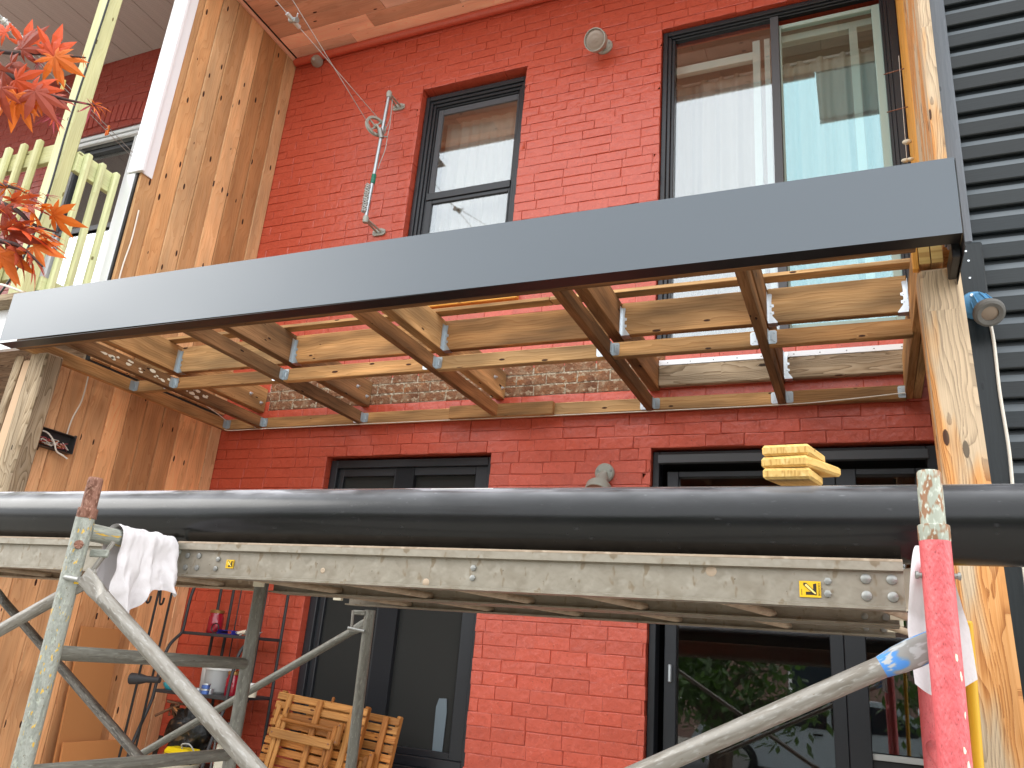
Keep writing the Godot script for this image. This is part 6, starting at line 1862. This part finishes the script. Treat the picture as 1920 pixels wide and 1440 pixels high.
# ---------------------------------------------------------------- ground, street and what stands behind the camera
func leafy_tree(label: String, at: Vector3, h: float, spread: float, seed_: int) -> void:
	var t := thing("street_tree", label, "tree", at, "trees across the yard")
	var rg := RandomNumberGenerator.new()
	rg.seed = seed_
	part("trunk", tube(curve([at, at + Vector3(0.1, h * 0.3, 0.05), at + Vector3(-0.05, h * 0.6, 0), at + Vector3(0.05, h * 0.92, 0.1)], 4), range(13).map(func(k): return lerpf(0.2, 0.04, k / 12.0)), 10), M.bark, t)
	var ends := []
	for k in 16:
		var a := TAU * k * 0.382
		var y := h * rg.randf_range(0.25, 0.85)
		var e := at + Vector3(cos(a) * spread * rg.randf_range(0.5, 1.0), y + h * 0.12, sin(a) * spread * rg.randf_range(0.5, 1.0))
		var b := at + Vector3(0, y * 0.8, 0)
		part("limb", tube(curve([b, b.lerp(e, 0.5) + Vector3(0, 0.2, 0), e], 3), range(7).map(func(q): return lerpf(0.06, 0.015, q / 6.0)), 6), M.bark, t)
		ends.append(e)
		ends.append(b.lerp(e, 0.6))
	var st := begin()
	st.set_smooth_group(-1)
	for e in ends:
		for k in 110:
			var p: Vector3 = e + Vector3(rg.randfn(), rg.randfn() * 0.8, rg.randfn()) * spread * 0.2
			var B := Basis.from_euler(Vector3(rg.randf_range(-1.2, 1.2), rg.randf() * TAU, rg.randf_range(-0.6, 0.6)))
			var s := rg.randf_range(0.06, 0.12)
			quad(st, p + B * Vector3(0, 0, -s), p + B * Vector3(-s * 0.45, 0, 0), p + B * Vector3(0, 0, s), p + B * Vector3(s * 0.45, 0, 0))
	part("crown", finish(st), M.green_leaf, t).set_meta("kind", "stuff")

func build_car(at: Vector3) -> void:
	var c := thing("parked_car", "pale blue grey hatchback parked across the yard", "car", at)
	var side := PackedVector2Array([Vector2(-2.05, 0.3), Vector2(-2.1, 0.62), Vector2(-1.95, 0.82), Vector2(-1.0, 0.95), Vector2(-0.45, 1.38), Vector2(0.2, 1.46), Vector2(1.2, 1.42), Vector2(1.9, 1.0), Vector2(2.0, 0.85), Vector2(2.05, 0.35), Vector2(1.7, 0.28), Vector2(-1.7, 0.26)])
	part("body", prism(side, 1.68), M.car_paint, c, Transform3D(Basis.IDENTITY, at))
	for s in [-1.0, 1.0]:
		var front := PackedVector2Array([Vector2(-0.92, 0.96), Vector2(-0.42, 1.32), Vector2(0.15, 1.39), Vector2(0.15, 0.94)])
		var rear := PackedVector2Array([Vector2(0.22, 0.94), Vector2(0.22, 1.39), Vector2(1.1, 1.35), Vector2(1.6, 1.02), Vector2(1.5, 0.95)])
		part("window", prism(front, 0.02), M.dark_glass, c, Transform3D(Basis.IDENTITY, at + Vector3(0, 0, s * 0.842)))
		part("window", prism(rear, 0.02), M.dark_glass, c, Transform3D(Basis.IDENTITY, at + Vector3(0, 0, s * 0.842)))
		part("door_handle", box(Vector3(0.16, 0.03, 0.03), 0.008), M.black_plastic, c, Transform3D(Basis.IDENTITY, at + Vector3(0.0, 0.85, s * 0.85)))
		for x in [-1.3, 1.3]:
			var w := part("wheel", lathe([Vector2(0.2, -0.1), Vector2(0.3, -0.1), Vector2(0.32, -0.07), Vector2(0.32, 0.07), Vector2(0.3, 0.1), Vector2(0.2, 0.1)], 24), M.tyre, c, Transform3D(aim(Vector3(0, 0, s)), at + Vector3(x, 0.32, s * 0.78)))
			part("rim", lathe([Vector2(0.2, 0.08), Vector2(0.18, 0.1), Vector2(0.05, 0.09), Vector2(0, 0.1)], 16), M.bright_zinc, w, Transform3D(aim(Vector3(0, 0, s)), at + Vector3(x, 0.32, s * 0.78)))
		part("headlight", box(Vector3(0.1, 0.14, 0.34), 0.03), M.light_lens, c, Transform3D(Basis.IDENTITY, at + Vector3(-2.02, 0.7, s * 0.6)))

func build_yard() -> void:
	structure("ground", box(Vector3(160, 0.2, 160), 0.0), M.bounce_ground, Transform3D(Basis.IDENTITY, Vector3(0, -0.1, 20)))
	structure("porch_floor", box(Vector3(4.6, 0.28, 1.75), 0.01), M.concrete, Transform3D(Basis.IDENTITY, Vector3(-1.85, 0.14, 0.86)))
	structure("road", box(Vector3(80, 0.02, 5.0), 0.0), M.asphalt, Transform3D(Basis.IDENTITY, Vector3(0, 0.004, 13.0)))
	structure("pavement", box(Vector3(80, 0.12, 1.6), 0.02), M.concrete, Transform3D(Basis.IDENTITY, Vector3(0, 0.06, 9.7)))
	leafy_tree("green street tree across the yard on the right", Vector3(1.6, 0, 8.8), 3.3, 1.3, 401)
	leafy_tree("green street tree across the yard in the middle", Vector3(-2.2, 0, 8.9), 3.0, 1.3, 402)
	leafy_tree("green street tree across the yard on the left", Vector3(-6.2, 0, 9.0), 3.5, 1.4, 403)
	build_car(Vector3(-0.9, 0, 12.0))
	var h := thing("opposite_house", "long low house across the street", "house", Vector3(-2, 0, 22))
	plain("wall", M.facade_pale, Vector3(-16, 0, 20), Vector3(12, 4.2, 26), h, 0.0)
	plain("cornice", M.white_vinyl, Vector3(-16.2, 4.2, 19.8), Vector3(12.2, 4.4, 26), h, 0.02)
	for f in 1:
		for k in 9:
			var x := -14.5 + k * 3.1
			var y := 1.0 + f * 2.9
			var w := frame("window", M.white_vinyl, x, x + 1.2, y, y + 1.7, 19.92, 20.02, 0.08, 0.08, 0.08, 0.1, h)
			plain("pane", M.dark_glass, Vector3(x + 0.08, y + 0.1, 19.97), Vector3(x + 1.12, y + 1.62, 19.985), w, 0.0)

func _ready() -> void:
	setup_view()
	make_materials()
	build_yard()
	build_house()
	build_ceiling()
	build_partitions()
	build_left_neighbour()
	build_right_neighbour()
	build_deck()
	build_scaffold()
	build_planks()
	build_pipe()
	build_rags()
	build_lamps()
	build_blue_lamp()
	build_clothesline()
	build_electrical_box()
	build_rack()
	build_porch_things()
	build_maple()
